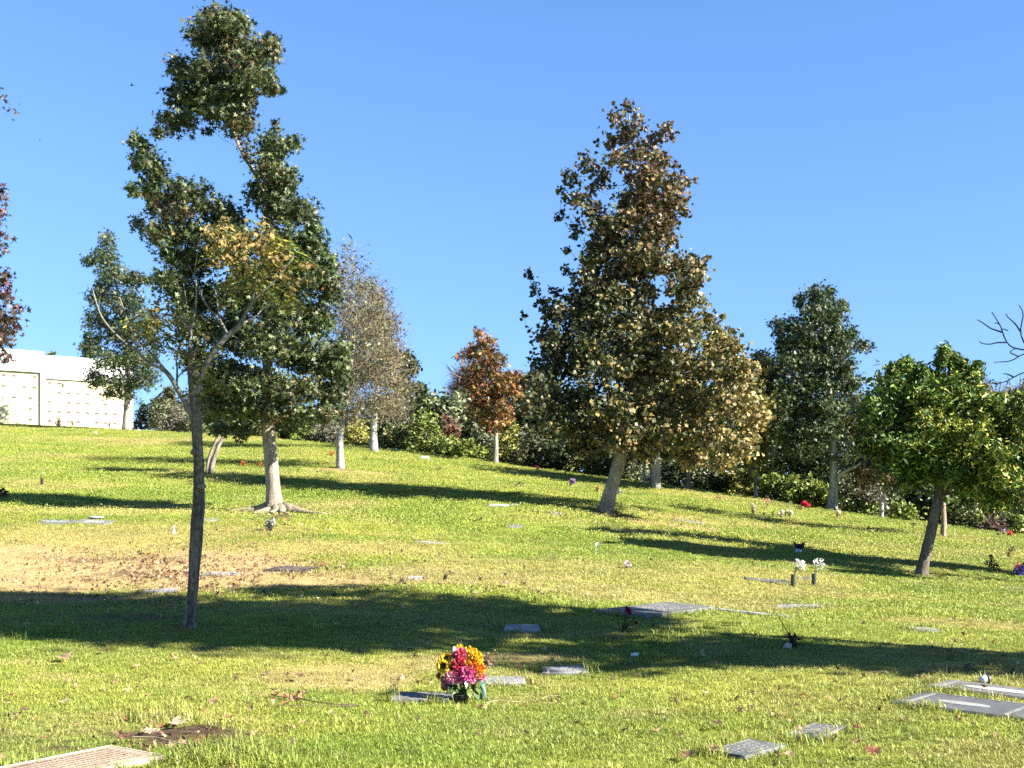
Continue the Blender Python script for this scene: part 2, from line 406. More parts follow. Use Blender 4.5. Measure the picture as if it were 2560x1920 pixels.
def build_grass():
    col = bpy.data.collections.new('grass_tufts')
    m = bpy.data.materials.new('grass_blade'); m.use_nodes = True
    nt = m.node_tree; N = nt.nodes; K = nt.links; bs = N['Principled BSDF']; out = N['Material Output']
    a1 = N.new('ShaderNodeAttribute'); a1.attribute_name = 'gcol'; a1.attribute_type = 'INSTANCER'
    a2 = N.new('ShaderNodeAttribute'); a2.attribute_name = 'col'
    mx = N.new('ShaderNodeVectorMath'); mx.operation = 'MULTIPLY'
    K.new(a1.outputs['Color'], mx.inputs[0]); K.new(a2.outputs['Color'], mx.inputs[1])
    K.new(mx.outputs[0], bs.inputs['Base Color']); bs.inputs['Roughness'].default_value = .5; bs.inputs['Specular IOR Level'].default_value = .35
    tr = N.new('ShaderNodeBsdfTranslucent'); K.new(mx.outputs[0], tr.inputs['Color'])
    ms = N.new('ShaderNodeMixShader'); ms.inputs[0].default_value = .2
    K.new(bs.outputs[0], ms.inputs[1]); K.new(tr.outputs[0], ms.inputs[2]); K.new(ms.outputs[0], out.inputs['Surface'])
    def tuft(name, nb, rad, hgt, wid, lean, rng):
        ev = .7 if rad < .1 else .5 if rad < .2 else .35
        mb = MB()
        for k in range(nb):
            a = rng.uniform(0, 2*math.pi); r = rad*math.sqrt(rng.uniform()); p = np.array([math.cos(a)*r, math.sin(a)*r, -.008])
            h = hgt*rng.uniform(.45, 1.15); th = rng.uniform(0, 2*math.pi); l = lean*rng.uniform(.2, 1.3)*h
            d = np.array([math.cos(th), math.sin(th), 0]); w = np.array([-d[1], d[0], 0])*wid*rng.uniform(.7, 1.3)/2
            q = p+d*l*.35+np.array([0, 0, h*.6]); t = p+d*l*1.15+np.array([0, 0, h*(1-.35*min(1, l/h))])
            tint = rng.choice(5, p=[.5, .2, .15, .08, .07])
            c = [np.array([1, 1, 1.]), np.array([.65, .8, .6]), np.array([1.35, 1.2, 1.6]), np.array([1.7, 1.2, 2.2]), np.array([.42, .5, .5])][tint]*rng.uniform(.8, 1.2)
            c = 1+(c-1)*ev
            mb.raw([p-w, p+w, q+w*.8, t, q-w*.8], [0, 1, 2, 4, 4, 2, 3], [4, 3], c)
        o = mb.build(name, m); C.objects.unlink(o); col.objects.link(o); return o
    rng = np.random.default_rng(11)
    specs = [(34, .075, .034, .0042, 1.05)]*4+[(16, .07, .11, .0055, .9)]*2+[(40, .14, .036, .007, 1.05)]*2+[(56, .32, .042, .015, .95)]*2
    for k, s_ in enumerate(specs): tuft('tuft_%02d' % k, *s_, rng)
    pts = []
    for y0, y1, dens, ids in ((5.2, 10, 430, (0, 1, 2, 3)), (10, 15, 290, (0, 1, 2, 3)), (15, 27, 130, (6, 7)), (27, 78, 30, (8, 9))):
        half = lambda y: .47*y+.8
        n = int(dens*(y1-y0)*2*half((y0+y1)/2))
        yy = rng.uniform(y0, y1, n*2); keep = rng.uniform(0, half(y1), n*2) < half(yy); yy = yy[keep][:n]
        xx = rng.uniform(-1, 1, len(yy))*half(yy)
        pts.append(np.c_[xx, yy, rng.choice(ids, len(yy))])
    P = np.concatenate(pts)
    # longer unmown blades: round stones, the bare soil and along the shade
    ex = []
    for (u, v, n, s) in ((530, 1885, 40, .16), (470, 1905, 30, .14), (620, 1880, 34, .2), (385, 1795, 26, .16), (640, 1910, 30, .2), (500, 1800, 20, .2), (60, 1585, 30, .22), (160, 1580, 18, .2), (1700, 1600, 40, .5), (1600, 1590, 30, .45), (2330, 1745, 18, .25), (2540, 1715, 18, .25), (700, 1560, 14, .4), (1960, 1870, 10, .2), (1250, 1600, 16, .6)):
        c = G(u, v); ex.append(np.c_[c[0]+rng.normal(size=n)*s, c[1]+rng.normal(size=n)*s, rng.choice((4, 5), n)])
    for cx, cy, hx, hy, a in STONES:
        per = 4*(hx+hy); n = int(per*34) if cy < 20 else int(per*5)
        t = rng.uniform(0, 1, n); side = rng.integers(0, 4, n); uu = np.where(side < 2, (t*2-1)*hx, np.where(side == 2, -hx-.03, hx+.03)); vv = np.where(side < 2, np.where(side == 0, -hy-.03, hy+.03), (t*2-1)*hy)
        ex.append(np.c_[cx+uu*math.cos(a)-vv*math.sin(a), cy+uu*math.sin(a)+vv*math.cos(a), rng.choice((0, 1, 4) if cy < 20 else (6, 7), n)])
    P = np.concatenate([P]+ex)
    dc, zc, s_ = crest(P[:, 0], P[:, 1]); P = P[P[:, 1] < dc+3]
    c, dry, soil = lawn_col(P[:, 0], P[:, 1])
    ok = rng.uniform(size=len(P)) > soil*1.02
    ok |= P[:, 2] == 4; ok |= P[:, 2] == 5
    ok &= ~((dry > .75) & (rng.uniform(size=len(P)) < .45))
    for cx, cy, hx, hy, a in STONES:
        dx = P[:, 0]-cx; dy = P[:, 1]-cy
        uu = dx*math.cos(a)+dy*math.sin(a); vv = -dx*math.sin(a)+dy*math.cos(a)
        ok &= ~((np.abs(uu) < hx-(.01 if cy < 19 else .05)) & (np.abs(vv) < hy-(.01 if cy < 19 else .09)))
    P = P[ok]; c = c[ok]; dry = dry[ok]; n = len(P)
    z = height(P[:, 0], P[:, 1])
    me = bpy.data.meshes.new('grass'); me.vertices.add(n)
    me.vertices.foreach_set('co', np.c_[P[:, 0], P[:, 1], z].astype(np.float32).ravel())
    def at(nm, ty, arr, key):
        a = me.attributes.new(nm, ty, 'POINT'); a.data.foreach_set(key, np.ascontiguousarray(arr).ravel())
    at('gcol', 'FLOAT_COLOR', np.c_[np.clip(c*(1+rng.uniform(-.15, .2, (n, 1))*np.where(P[:, 1:2] < 15, 1, .5)), 0, 1), np.ones(n)].astype(np.float32), 'color')
    at('rot', 'FLOAT_VECTOR', np.c_[rng.normal(size=(n, 2))*.12, rng.uniform(0, 6.283, n)].astype(np.float32), 'vector')
    at('scl', 'FLOAT', (rng.uniform(.7, 1.3, n)*(1-.35*dry)).astype(np.float32), 'value')
    at('idx', 'INT', P[:, 2].astype(np.int32), 'value')
    o = bpy.data.objects.new('grass', me); C.objects.link(o); me.materials.append(m)
    g = bpy.data.node_groups.new('grass_scatter', 'GeometryNodeTree')
    g.interface.new_socket('Geometry', in_out='INPUT', socket_type='NodeSocketGeometry'); g.interface.new_socket('Geometry', in_out='OUTPUT', socket_type='NodeSocketGeometry')
    N = g.nodes; K = g.links
    gi = N.new('NodeGroupInput'); go = N.new('NodeGroupOutput'); ip = N.new('GeometryNodeInstanceOnPoints'); ci = N.new('GeometryNodeCollectionInfo')
    ci.inputs[0].default_value = col; ci.inputs[1].default_value = True; ci.inputs[2].default_value = True
    def na(nm, ty):
        q = N.new('GeometryNodeInputNamedAttribute'); q.data_type = ty; q.inputs[0].default_value = nm; return q.outputs[0]
    e2r = N.new('FunctionNodeEulerToRotation'); K.new(na('rot', 'FLOAT_VECTOR'), e2r.inputs[0])
    K.new(gi.outputs[0], ip.inputs['Points']); K.new(ci.outputs[0], ip.inputs['Instance']); ip.inputs['Pick Instance'].default_value = True
    K.new(na('idx', 'INT'), ip.inputs['Instance Index']); K.new(e2r.outputs[0], ip.inputs['Rotation']); K.new(na('scl', 'FLOAT'), ip.inputs['Scale'])
    K.new(ip.outputs[0], go.inputs[0])
    md = o.modifiers.new('scatter', 'NODES'); md.node_group = g
    print('tufts', n)
    return tag(o, 'short green and straw coloured lawn grass covering the hillside', 'grass', kind='stuff')

# ------------------------------------------------------------------ camera, sun, sky
def setup():
    sc = bpy.context.scene
    cd = bpy.data.cameras.new('camera'); co = bpy.data.objects.new('camera', cd); C.objects.link(co)
    co.location = (0, 0, EYE); co.rotation_euler = (math.pi/2, 0, 0)
    cd.sensor_width = 36; cd.lens = 36*F/2560; cd.shift_y = (HV-960)/2560; cd.clip_start = .1; cd.clip_end = 4000
    sc.camera = co
    ld = bpy.data.lights.new('sun', 'SUN'); lo = bpy.data.objects.new('sun', ld); C.objects.link(lo)
    ld.energy = 5.0; ld.angle = math.radians(.53); ld.color = (1, .955, .87)
    lo.rotation_euler = Vector(SUN).to_track_quat('Z', 'Y').to_euler(); lo.location = (30, -20, 40)
    w = bpy.data.worlds.new('World'); sc.world = w; w.use_nodes = True
    N = w.node_tree.nodes; K = w.node_tree.links; bg = N['Background']
    st = N.new('ShaderNodeTexSky'); st.sky_type = 'NISHITA'; st.sun_disc = False; st.sun_elevation = EL; st.sun_rotation = AZ
    st.altitude = 1500; st.air_density = SKY[0]; st.dust_density = SKY[1]; st.ozone_density = SKY[2]
    hs = N.new('ShaderNodeHueSaturation'); hs.inputs['Saturation'].default_value = SKY[3]; hs.inputs['Value'].default_value = 1
    hs.inputs['Hue'].default_value = SKY[5]
    tc = N.new('ShaderNodeTexCoord'); vm = N.new('ShaderNodeVectorMath'); vm.operation = 'MULTIPLY_ADD'; nv = N.new('ShaderNodeVectorMath'); nv.operation = 'NORMALIZE'
    vm.inputs[1].default_value = (1, 1, .62); vm.inputs[2].default_value = (0, 0, .135)
    K.new(tc.outputs['Generated'], vm.inputs[0]); K.new(vm.outputs[0], nv.inputs[0]); K.new(nv.outputs[0], st.inputs['Vector'])
    K.new(st.outputs[0], hs.inputs['Color'])
    sx = N.new('ShaderNodeSeparateXYZ'); mr = N.new('ShaderNodeMapRange'); dk = N.new('ShaderNodeVectorMath'); dk.operation = 'SCALE'   # added dimming of the upper sky, weakens its fill light in the shade
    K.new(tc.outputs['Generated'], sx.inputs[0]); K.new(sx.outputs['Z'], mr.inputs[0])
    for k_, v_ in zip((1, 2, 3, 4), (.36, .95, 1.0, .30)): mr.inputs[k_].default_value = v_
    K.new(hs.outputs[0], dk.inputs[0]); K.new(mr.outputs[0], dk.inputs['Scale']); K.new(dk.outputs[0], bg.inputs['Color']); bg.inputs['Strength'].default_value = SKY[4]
    sc.view_settings.view_transform = 'Standard'; sc.view_settings.look = 'None'; sc.view_settings.exposure = EXPO; sc.view_settings.gamma = 1
    sc.cycles.max_bounces = 6; sc.cycles.diffuse_bounces = 2; sc.cycles.glossy_bounces = 2; sc.cycles.transmission_bounces = 4; sc.cycles.transparent_max_bounces = 4
    sc.cycles.use_adaptive_sampling = True; sc.cycles.adaptive_threshold = .01; sc.cycles.use_denoising = False
    sc.cycles.sample_clamp_indirect = 6
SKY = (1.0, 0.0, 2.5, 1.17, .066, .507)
EXPO = 2.1

# ------------------------------------------------------------------ trees
GRN_D = [(5, (.030, .048, .015)), (4, (.058, .082, .026)), (1.6, (.10, .12, .045)), (.5, (.16, .165, .07))]
def col_gum(pp, u, v, n, rng):
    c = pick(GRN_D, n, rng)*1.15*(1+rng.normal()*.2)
    lit = .30*float(np.clip((u-560)/120, 0, 1))*float(np.clip((v-740)/120, 0, 1))+.06  # share of paler leaves, higher at lower right: sunlight put into the leaf colour
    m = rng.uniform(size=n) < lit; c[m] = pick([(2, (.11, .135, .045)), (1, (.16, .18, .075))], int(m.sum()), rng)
    warm = 0
    for (a, b, r, w) in RUST:
        d = math.hypot((u-a)/r, (v-b)/r)
        if d < 1: warm = max(warm, w)
    m = rng.uniform(size=n) < warm*.75+.02
    c[m] = pick([(3, (.11, .075, .032)), (3, (.14, .12, .04)), (.6, (.13, .055, .03))], int(m.sum()), rng)
    return c
RUST = [(560, 70, 60, .3), (590, 130, 70, .35), (684, 122, 40, .3), (599, 312, 60, .5), (616, 371, 50, .75), (540, 335, 60, .3), (430, 523, 60, .5), (400, 545, 45, .45), (675, 445, 40, .25),
        (738, 1000, 40, .3), (696, 1035, 30, .4), (830, 1035, 40, .65), (857, 1000, 30, .5), (450, 290, 60, .2), (620, 230, 70, .2)]
def gum_roots(tb, base, D):
    for dx, dy, L in ((1, -.25, 1.5), (-1, .05, 1.35), (.55, -.8, .8), (-.6, -.75, .7), (.1, -1, .5)):
        n = 7; t = np.linspace(0, 1, n)
        x = base[0]+dx*(.12+L*t*.72)+.06*np.sin(t*7+dx); y = base[1]+dy*(.12+L*t*.72)+.05*np.sin(t*5)
        z = height(x, y)+.10*(1-t)**2+.015
        tb.tube(np.c_[x, y, z], .12*(1-t)**1.2+.018, (.22, .18, .13), sides=7, rough=.2, seed=int(9+dx*5))
T1 = [(549, 55, 75, 40), (498, 85, 38, 40), (590, 63, 35, 35), (561, 118, 60, 50), (684, 122, 24, 42), (633, 127, 42, 48), (447, 177, 28, 42), (527, 190, 88, 62), (624, 186, 65, 58), (684, 219, 32, 22),
      (464, 253, 52, 48), (549, 262, 78, 48), (612, 245, 42, 38), (443, 308, 58, 28), (599, 312, 50, 32), (397, 333, 16, 22), (530, 325, 45, 12, .3), (616, 371, 24, 34, .4),
      (684, 371, 42, 46), (734, 359, 20, 24), (688, 320, 14, 28, .35), (675, 430, 52, 56), (717, 456, 33, 46), (633, 485, 23, 46, .6), (692, 506, 52, 56), (751, 532, 52, 42), (789, 561, 18, 28),
      (346, 354, 28, 24), (359, 401, 36, 42), (392, 422, 28, 42), (338, 477, 25, 16), (380, 473, 36, 38), (464, 473, 52, 32), (515, 464, 22, 26, .4), (430, 523, 66, 42), (527, 523, 56, 38), (570, 549, 46, 38),
      (342, 561, 18, 26, .5), (392, 582, 46, 28), (464, 582, 56, 42), (422, 633, 42, 33), (485, 654, 66, 48), (570, 612, 76, 58), (696, 612, 76, 58), (781, 612, 48, 48), (802, 667, 48, 48),
      (759, 684, 76, 58), (823, 727, 38, 48), (422, 705, 46, 46), (485, 748, 66, 58), (591, 748, 76, 58), (696, 760, 76, 58), (640, 690, 70, 50), (781, 802, 58, 58), (485, 811, 58, 58), (570, 832, 76, 58), (675, 853, 86, 66),
      (759, 887, 76, 58), (823, 916, 48, 48), (857, 938, 22, 36), (485, 895, 42, 46), (549, 938, 66, 58), (633, 959, 86, 58), (738, 971, 86, 48), (823, 988, 48, 42), (527, 1013, 46, 38), (612, 1022, 66, 42),
      (696, 1035, 56, 36), (759, 1043, 46, 26), (823, 1035, 36, 22), (557, 1073, 36, 18), (599, 1077, 28, 22), (520, 960, 40, 40), (845, 880, 30, 40)]
T6 = [(1572, 265, 18, 18, .45), (1543, 294, 23, 28, .4), (1600, 298, 26, 28, .4), (1576, 335, 42, 42, .45), (1666, 327, 26, 30, .4), (1633, 347, 36, 28, .4), (1535, 351, 28, 33, .4), (1498, 355, 9, 7, .3), (1609, 392, 56, 33, .8),
      (1547, 400, 38, 28, .6), (1650, 400, 28, 33, .7), (1461, 408, 23, 33, .35), (1437, 441, 33, 33, .38), (1494, 429, 38, 33, .35), (1690, 408, 20, 12, .35), (1629, 437, 56, 38), (1699, 453, 38, 24, .6), (1580, 450, 18, 24, .5),
      (1502, 462, 42, 24, .4), (1445, 490, 38, 28, .6), (1404, 474, 16, 14, .3), (1633, 490, 66, 42), (1690, 503, 33, 33), (1568, 507, 42, 33), (1400, 535, 24, 14, .4), (1715, 531, 23, 18, .4), (1486, 531, 48, 24, .6), (1600, 544, 76, 42),
      (1527, 560, 66, 38), (1437, 568, 23, 28, .4), (1662, 556, 33, 33), (1629, 597, 66, 38), (1527, 605, 76, 38), (1683, 605, 18, 14, .35), (1416, 624, 26, 11, .4), (1588, 638, 86, 38), (1486, 654, 48, 38), (1420, 675, 26, 14, .4),
      (1650, 663, 76, 33), (1724, 663, 42, 38), (1769, 646, 18, 7, .3), (1568, 687, 76, 38), (1478, 704, 52, 42), (1744, 691, 23, 28), (1670, 704, 23, 23, .3), (1711, 720, 46, 38), (1527, 736, 66, 38), (1453, 753, 56, 38),
      (1592, 740, 56, 38), (1724, 757, 42, 33, .7), (1769, 761, 13, 11, .3), (1322, 687, 12, 33, .4), (1338, 728, 16, 28, .42), (1383, 720, 14, 26, .4), (1363, 761, 28, 24, .48), (1310, 790, 16, 9, .35), (1404, 786, 48, 38),
      (1322, 822, 9, 6, .3), (1486, 794, 76, 48), (1588, 794, 76, 48), (1670, 794, 56, 38), (1752, 794, 48, 28, .48), (1801, 790, 23, 11, .35), (1383, 847, 56, 42), (1486, 855, 86, 58), (1588, 851, 86, 58), (1691, 835, 86, 48),
      (1793, 843, 56, 33, .8), (1838, 831, 18, 11, .35), (1834, 867, 38, 24), (1400, 900, 76, 58), (1500, 920, 86, 66), (1600, 920, 86, 66), (1700, 910, 86, 58), (1800, 920, 66, 48), (1860, 930, 46, 38), (1350, 960, 56, 36, .8),
      (1335, 1010, 56, 38, .8), (1420, 1010, 86, 58), (1530, 1020, 96, 58), (1640, 1010, 96, 58), (1750, 1000, 86, 58), (1840, 1010, 66, 48), (1890, 1050, 36, 38), (1375, 1065, 66, 36, .8), (1460, 1085, 76, 46), (1560, 1095, 76, 42),
      (1660, 1085, 86, 52), (1760, 1090, 86, 52), (1850, 1110, 56, 42), (1480, 1130, 46, 22, .7), (1600, 1138, 46, 22, .7), (1720, 1140, 56, 28), (1800, 1160, 46, 24, .8), (1318, 962, 22, 13, .4), (1905, 1010, 22, 20, .5)]
def col_syc(pp, u, v, n, rng):
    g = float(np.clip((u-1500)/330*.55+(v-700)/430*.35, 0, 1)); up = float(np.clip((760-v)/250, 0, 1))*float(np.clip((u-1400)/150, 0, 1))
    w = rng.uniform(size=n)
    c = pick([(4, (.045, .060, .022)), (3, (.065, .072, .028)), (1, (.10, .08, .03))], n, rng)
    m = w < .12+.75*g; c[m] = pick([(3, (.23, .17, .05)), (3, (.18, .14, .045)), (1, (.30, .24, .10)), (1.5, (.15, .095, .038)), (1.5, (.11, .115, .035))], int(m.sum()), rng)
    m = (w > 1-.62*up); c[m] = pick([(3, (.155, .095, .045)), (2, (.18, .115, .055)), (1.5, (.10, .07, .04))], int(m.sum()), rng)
    return c*(1.0+.75*g)*(1+rng.normal()*.14)  # gold side also brightened: sunlight on the lower right painted into the leaves
T7 = [(2040, 735, 36, 30), (1998, 753, 16, 23), (2073, 736, 18, 23), (2111, 761, 16, 11), (2040, 782, 48, 38), (2090, 787, 33, 38), (1943, 820, 20, 28), (1980, 812, 28, 28), (2023, 829, 56, 48), (2082, 829, 38, 38), (2132, 833, 16, 23),
      (1955, 858, 28, 33), (2019, 871, 66, 42), (2095, 862, 48, 38), (2154, 862, 28, 18), (2179, 867, 13, 11, .4), (1905, 896, 26, 28), (1964, 913, 56, 38), (2040, 913, 66, 42), (2107, 913, 48, 38), (1913, 938, 36, 33), (1981, 964, 66, 42),
      (2052, 964, 56, 42), (2116, 955, 48, 38), (1947, 1019, 56, 48), (2010, 1019, 66, 48), (2073, 1019, 56, 48), (2132, 1010, 38, 38), (1955, 1073, 48, 38), (2019, 1082, 56, 38), (2082, 1065, 48, 38), (1981, 1116, 46, 28), (2040, 1116, 48, 24)]
T8 = [(2360, 886, 9, 32, 2.4), (2352, 905, 12, 24, 2.4), (2384, 908, 9, 28, 2.4), (2404, 914, 9, 26, 2.4), (2440, 922, 10, 26, 2.4), (2426, 932, 9, 24, 2.4), (2268, 908, 9, 22, 2.4), (2292, 926, 9, 20, 2.4), (2250, 916, 8, 20, 2.4), (2230, 924, 9, 20, 2.4), (2315, 935, 9, 26, 2.4), (2394, 935, 26, 22), (2436, 945, 20, 18), (2268, 928, 36, 16, .6), (2230, 940, 26, 14), (2555, 1010, 40, 40), (2314, 947, 56, 28), (2377, 968, 56, 42), (2428, 981, 38, 38), (2242, 981, 56, 38), (2318, 998, 66, 48), (2398, 1019, 66, 48),
      (2483, 1019, 52, 42), (2187, 1040, 50, 46), (2259, 1052, 66, 48), (2335, 1061, 76, 48), (2420, 1073, 76, 48), (2495, 1069, 52, 48), (2538, 1090, 38, 48), (2179, 1103, 42, 42), (2251, 1116, 66, 42), (2335, 1124, 76, 48), (2420, 1133, 76, 42),
      (2495, 1133, 56, 48), (2542, 1149, 38, 48), (2217, 1158, 38, 33), (2284, 1166, 56, 33), (2356, 1179, 56, 33), (2441, 1187, 66, 38), (2512, 1196, 56, 42), (2272, 1204, 36, 22), (2403, 1221, 33, 20), (2483, 1242, 56, 33), (2540, 1242, 42, 42), (2585, 1150, 50, 70)]
def col_round(pp, u, v, n, rng):
    c = pick([(4, (.030, .056, .010)), (4, (.065, .115, .016)), (2, (.12, .18, .028))], n, rng)
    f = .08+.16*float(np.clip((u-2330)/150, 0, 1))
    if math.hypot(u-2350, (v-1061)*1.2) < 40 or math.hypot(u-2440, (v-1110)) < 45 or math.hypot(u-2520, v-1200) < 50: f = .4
    m = rng.uniform(size=n) < f; c[m] = pick([(2, (.24, .24, .03)), (1, (.30, .27, .05))], int(m.sum()), rng)
    return c*1.4*(1+rng.normal()*.2)
T3 = [(270, 600, 22, 24), (255, 640, 42, 33), (215, 652, 11, 16), (285, 690, 46, 38), (345, 700, 42, 28), (250, 740, 42, 38), (320, 760, 56, 42), (240, 800, 38, 38), (300, 830, 62, 48), (370, 820, 38, 48), (230, 865, 33, 33), (285, 900, 56, 38),
      (350, 900, 52, 42), (240, 945, 33, 28), (300, 960, 56, 33), (365, 945, 42, 33), (270, 985, 23, 14), (320, 992, 26, 12)]
T5 = [(1200, 832, 13, 20), (1215, 862, 33, 23), (1190, 882, 42, 23), (1230, 900, 42, 28), (1150, 890, 18, 11, .5), (1205, 930, 52, 28), (1260, 945, 48, 28), (1292, 952, 23, 23), (1190, 970, 42, 33), (1240, 980, 48, 28), (1285, 978, 30, 24),
      (1200, 1020, 42, 33), (1250, 1020, 42, 28), (1230, 1055, 48, 23), (1262, 1045, 28, 18)]
def col_orange(pp, u, v, n, rng):
    c = pick([(3, (.27, .10, .03)), (3, (.22, .12, .03)), (2, (.16, .12, .03)), (1.5, (.08, .09, .025)), (1, (.24, .055, .025))], n, rng)
    return c*(1+rng.normal()*.15)
def build_trees():
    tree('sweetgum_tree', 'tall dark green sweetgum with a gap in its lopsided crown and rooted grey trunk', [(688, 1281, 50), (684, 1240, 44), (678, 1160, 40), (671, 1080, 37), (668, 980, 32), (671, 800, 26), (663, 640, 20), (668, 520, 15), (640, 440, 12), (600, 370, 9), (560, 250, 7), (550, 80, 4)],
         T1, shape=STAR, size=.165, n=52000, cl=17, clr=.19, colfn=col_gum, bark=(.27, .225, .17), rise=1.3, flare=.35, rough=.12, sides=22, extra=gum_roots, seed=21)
    tree('sycamore_tree', 'leaning pale trunked sycamore with a tall bronze and gold crown', [(1511, 1280, 50), (1522, 1240, 42), (1540, 1180, 38), (1556, 1120, 35), (1578, 1000, 30), (1586, 850, 22), (1582, 600, 14), (1576, 430, 8), (1572, 275, 3)],
         T6, shape=MAPLE, size=.15, n=44000, cl=16, clr=.2, colfn=col_syc, bark=(.25, .22, .17), bmat=M_mottle, flare=.12, sides=20, seed=22)
    tree('sweetgum_tree', 'dark green conical sweetgum with grey flared trunk on the far lawn at right', [(2078, 1273, 34), (2082, 1240, 28), (2084, 1180, 22), (2084, 1110, 18), (2076, 1000, 14), (2055, 850, 9), (2040, 730, 4)],
         T7+[(2140, 1150, 46, 26, .4), (2090, 1150, 40, 20, .4)], shape=STAR, size=.19, n=26000, cl=16, clr=.24, pal=[(5, (.036, .058, .018)), (4, (.055, .085, .024)), (2, (.09, .115, .04)), (.5, (.15, .13, .05))], bark=(.26, .245, .215), flare=.2, seed=23,
         extra=lambda tb, b, D: tb.tube([P3(2086, 1200, D), P3(2110, 1180, D-.2), P3(2150, 1160, D-.4), P3(2185, 1140, D-.5)], [.1, .07, .05, .02], (.4, .36, .3), sides=6))
    tree('evergreen_tree', 'round bushy bright green tree on a short leaning dark trunk', [(2303, 1437, 42), (2308, 1410, 34), (2320, 1360, 31), (2334, 1300, 29), (2345, 1240, 25), (2350, 1180, 19), (2362, 1060, 11), (2364, 920, 4)],
         T8, shape=OVAL*np.array([.8, 1.35]), size=.105, n=56000, cl=20, clr=.13, colfn=col_round, droop=-.55, bark=(.115, .095, .075), flare=.1, rough=.1, sides=18, seed=24)
    tree('sweetgum_tree', 'dark green sweetgum with straight grey trunk in front of the white crypt wall', [(315, 1076, 26), (316, 1050, 22), (318, 1000, 19), (318, 900, 15), (300, 760, 10), (270, 620, 4)],
         T3, shape=STAR, size=.24, n=15000, cl=14, clr=.3, pal=[(5, (.035, .06, .018)), (4, (.055, .085, .026)), (2, (.09, .115, .045)), (.8, (.17, .15, .06))], bark=(.25, .22, .18), flare=.1, seed=25)
    tree('maple_tree', 'small orange and rust autumn tree on the crest of the lawn', [(1238, 1160, 18), (1240, 1110, 14), (1238, 1040, 11), (1222, 930, 7), (1202, 830, 3)],
         T5, shape=STAR, size=.24, n=5200, cl=11, clr=.24, colfn=col_orange, bark=(.22, .2, .165), flare=.1, seed=26)
    # pale bare trees
    gb = [(840, 700, 40, 60), (880, 660, 40, 50, .4), (905, 720, 45, 50), (935, 780, 40, 50), (870, 780, 60, 60), (930, 840, 60, 50), (860, 860, 60, 60), (960, 900, 60, 50), (900, 930, 70, 50), (980, 960, 60, 45), (840, 960, 40, 60), (930, 1010, 70, 40), (1000, 1020, 35, 30, .4), (880, 1030, 50, 40), (870, 620, 20, 25, .3)]
    tree('bare_tree', 'pale grey nearly leafless tree with fine twigs beside the tall sweetgum', [(851, 1171, 28), (850, 1140, 23), (850, 1090, 21), (862, 1020, 15), (880, 900, 9), (890, 760, 5), (880, 640, 2)],
         gb, shape=DIAM, size=.11, n=5600, cl=6, clr=.4, pal=[(3, (.20, .165, .07)), (2, (.15, .165, .06)), (1, (.11, .12, .05))], bark=(.30, .28, .245), bmat=M_mottle, flare=.12, seed=27, twn=7000, twl=.42, twr=.0055, twcol=(.27, .22, .15))
    gb2 = [(u+36, v+(30 if v < 900 else 10), a, b, .6) for u, v, a, b in [(q[0], q[1], q[2], q[3]) for q in gb[2:12]] if u < 955]
    tree('bare_tree', 'leafless tree with a short white trunk standing behind other bare twigs', [(935, 1130, 24), (934, 1080, 20), (938, 1020, 14), (950, 900, 8), (950, 780, 3)],
         gb2, shape=DIAM, size=.13, n=4200, cl=6, clr=.45, pal=[(3, (.16, .12, .065)), (2, (.11, .11, .055))], bark=(.32, .295, .255), bmat=M_mottle, flare=.1, seed=28, twn=4800, twl=.5, twr=.008, twcol=(.27, .22, .15))
    tree('young_tree', 'twin stemmed young tree in the shade behind the tall sweetgum', [(516, 1184, 12), (524, 1140, 10), (545, 1090, 8), (560, 1030, 5), (565, 960, 3)],
         [(545, 1010, 55, 50), (600, 1010, 50, 50), (560, 950, 50, 50), (500, 1000, 40, 40)], shape=STAR, size=.2, n=1800, pal=GRN_D, bark=(.2, .17, .14), flare=.2, seed=29,
         extra=lambda tb, b, D: tb.tube(smooth_path([b+np.array([.12, 0, -.05]), P3(537, 1140, D), P3(562, 1088, D), P3(600, 1060, D)], 10), np.linspace(.09, .035, 10), (.2, .17, .14), sides=7))
    # trees on and behind the crest at right
    tree('sycamore_tree', 'thick grey trunk with yellowing crown behind the leaning sycamore', [(1641, 1223, 30), (1641, 1190, 26), (1640, 1130, 24), (1640, 1000, 15), (1640, 860, 5)],
         [(1900, 1000, 50, 60), (1905, 930, 36, 44), (1600, 1000, 70, 60), (1680, 1000, 80, 70), (1640, 920, 80, 60), (1760, 1020, 70, 60), (1840, 960, 60, 70), (1800, 880, 50, 40), (1730, 1110, 60, 40), (1570, 1090, 50, 40)], shape=MAPLE, size=.24, n=9000, pal=[(3, (.09, .10, .03)), (3, (.18, .16, .04)), (2, (.25, .20, .05))], bark=(.27, .25, .22), flare=.1, seed=31)
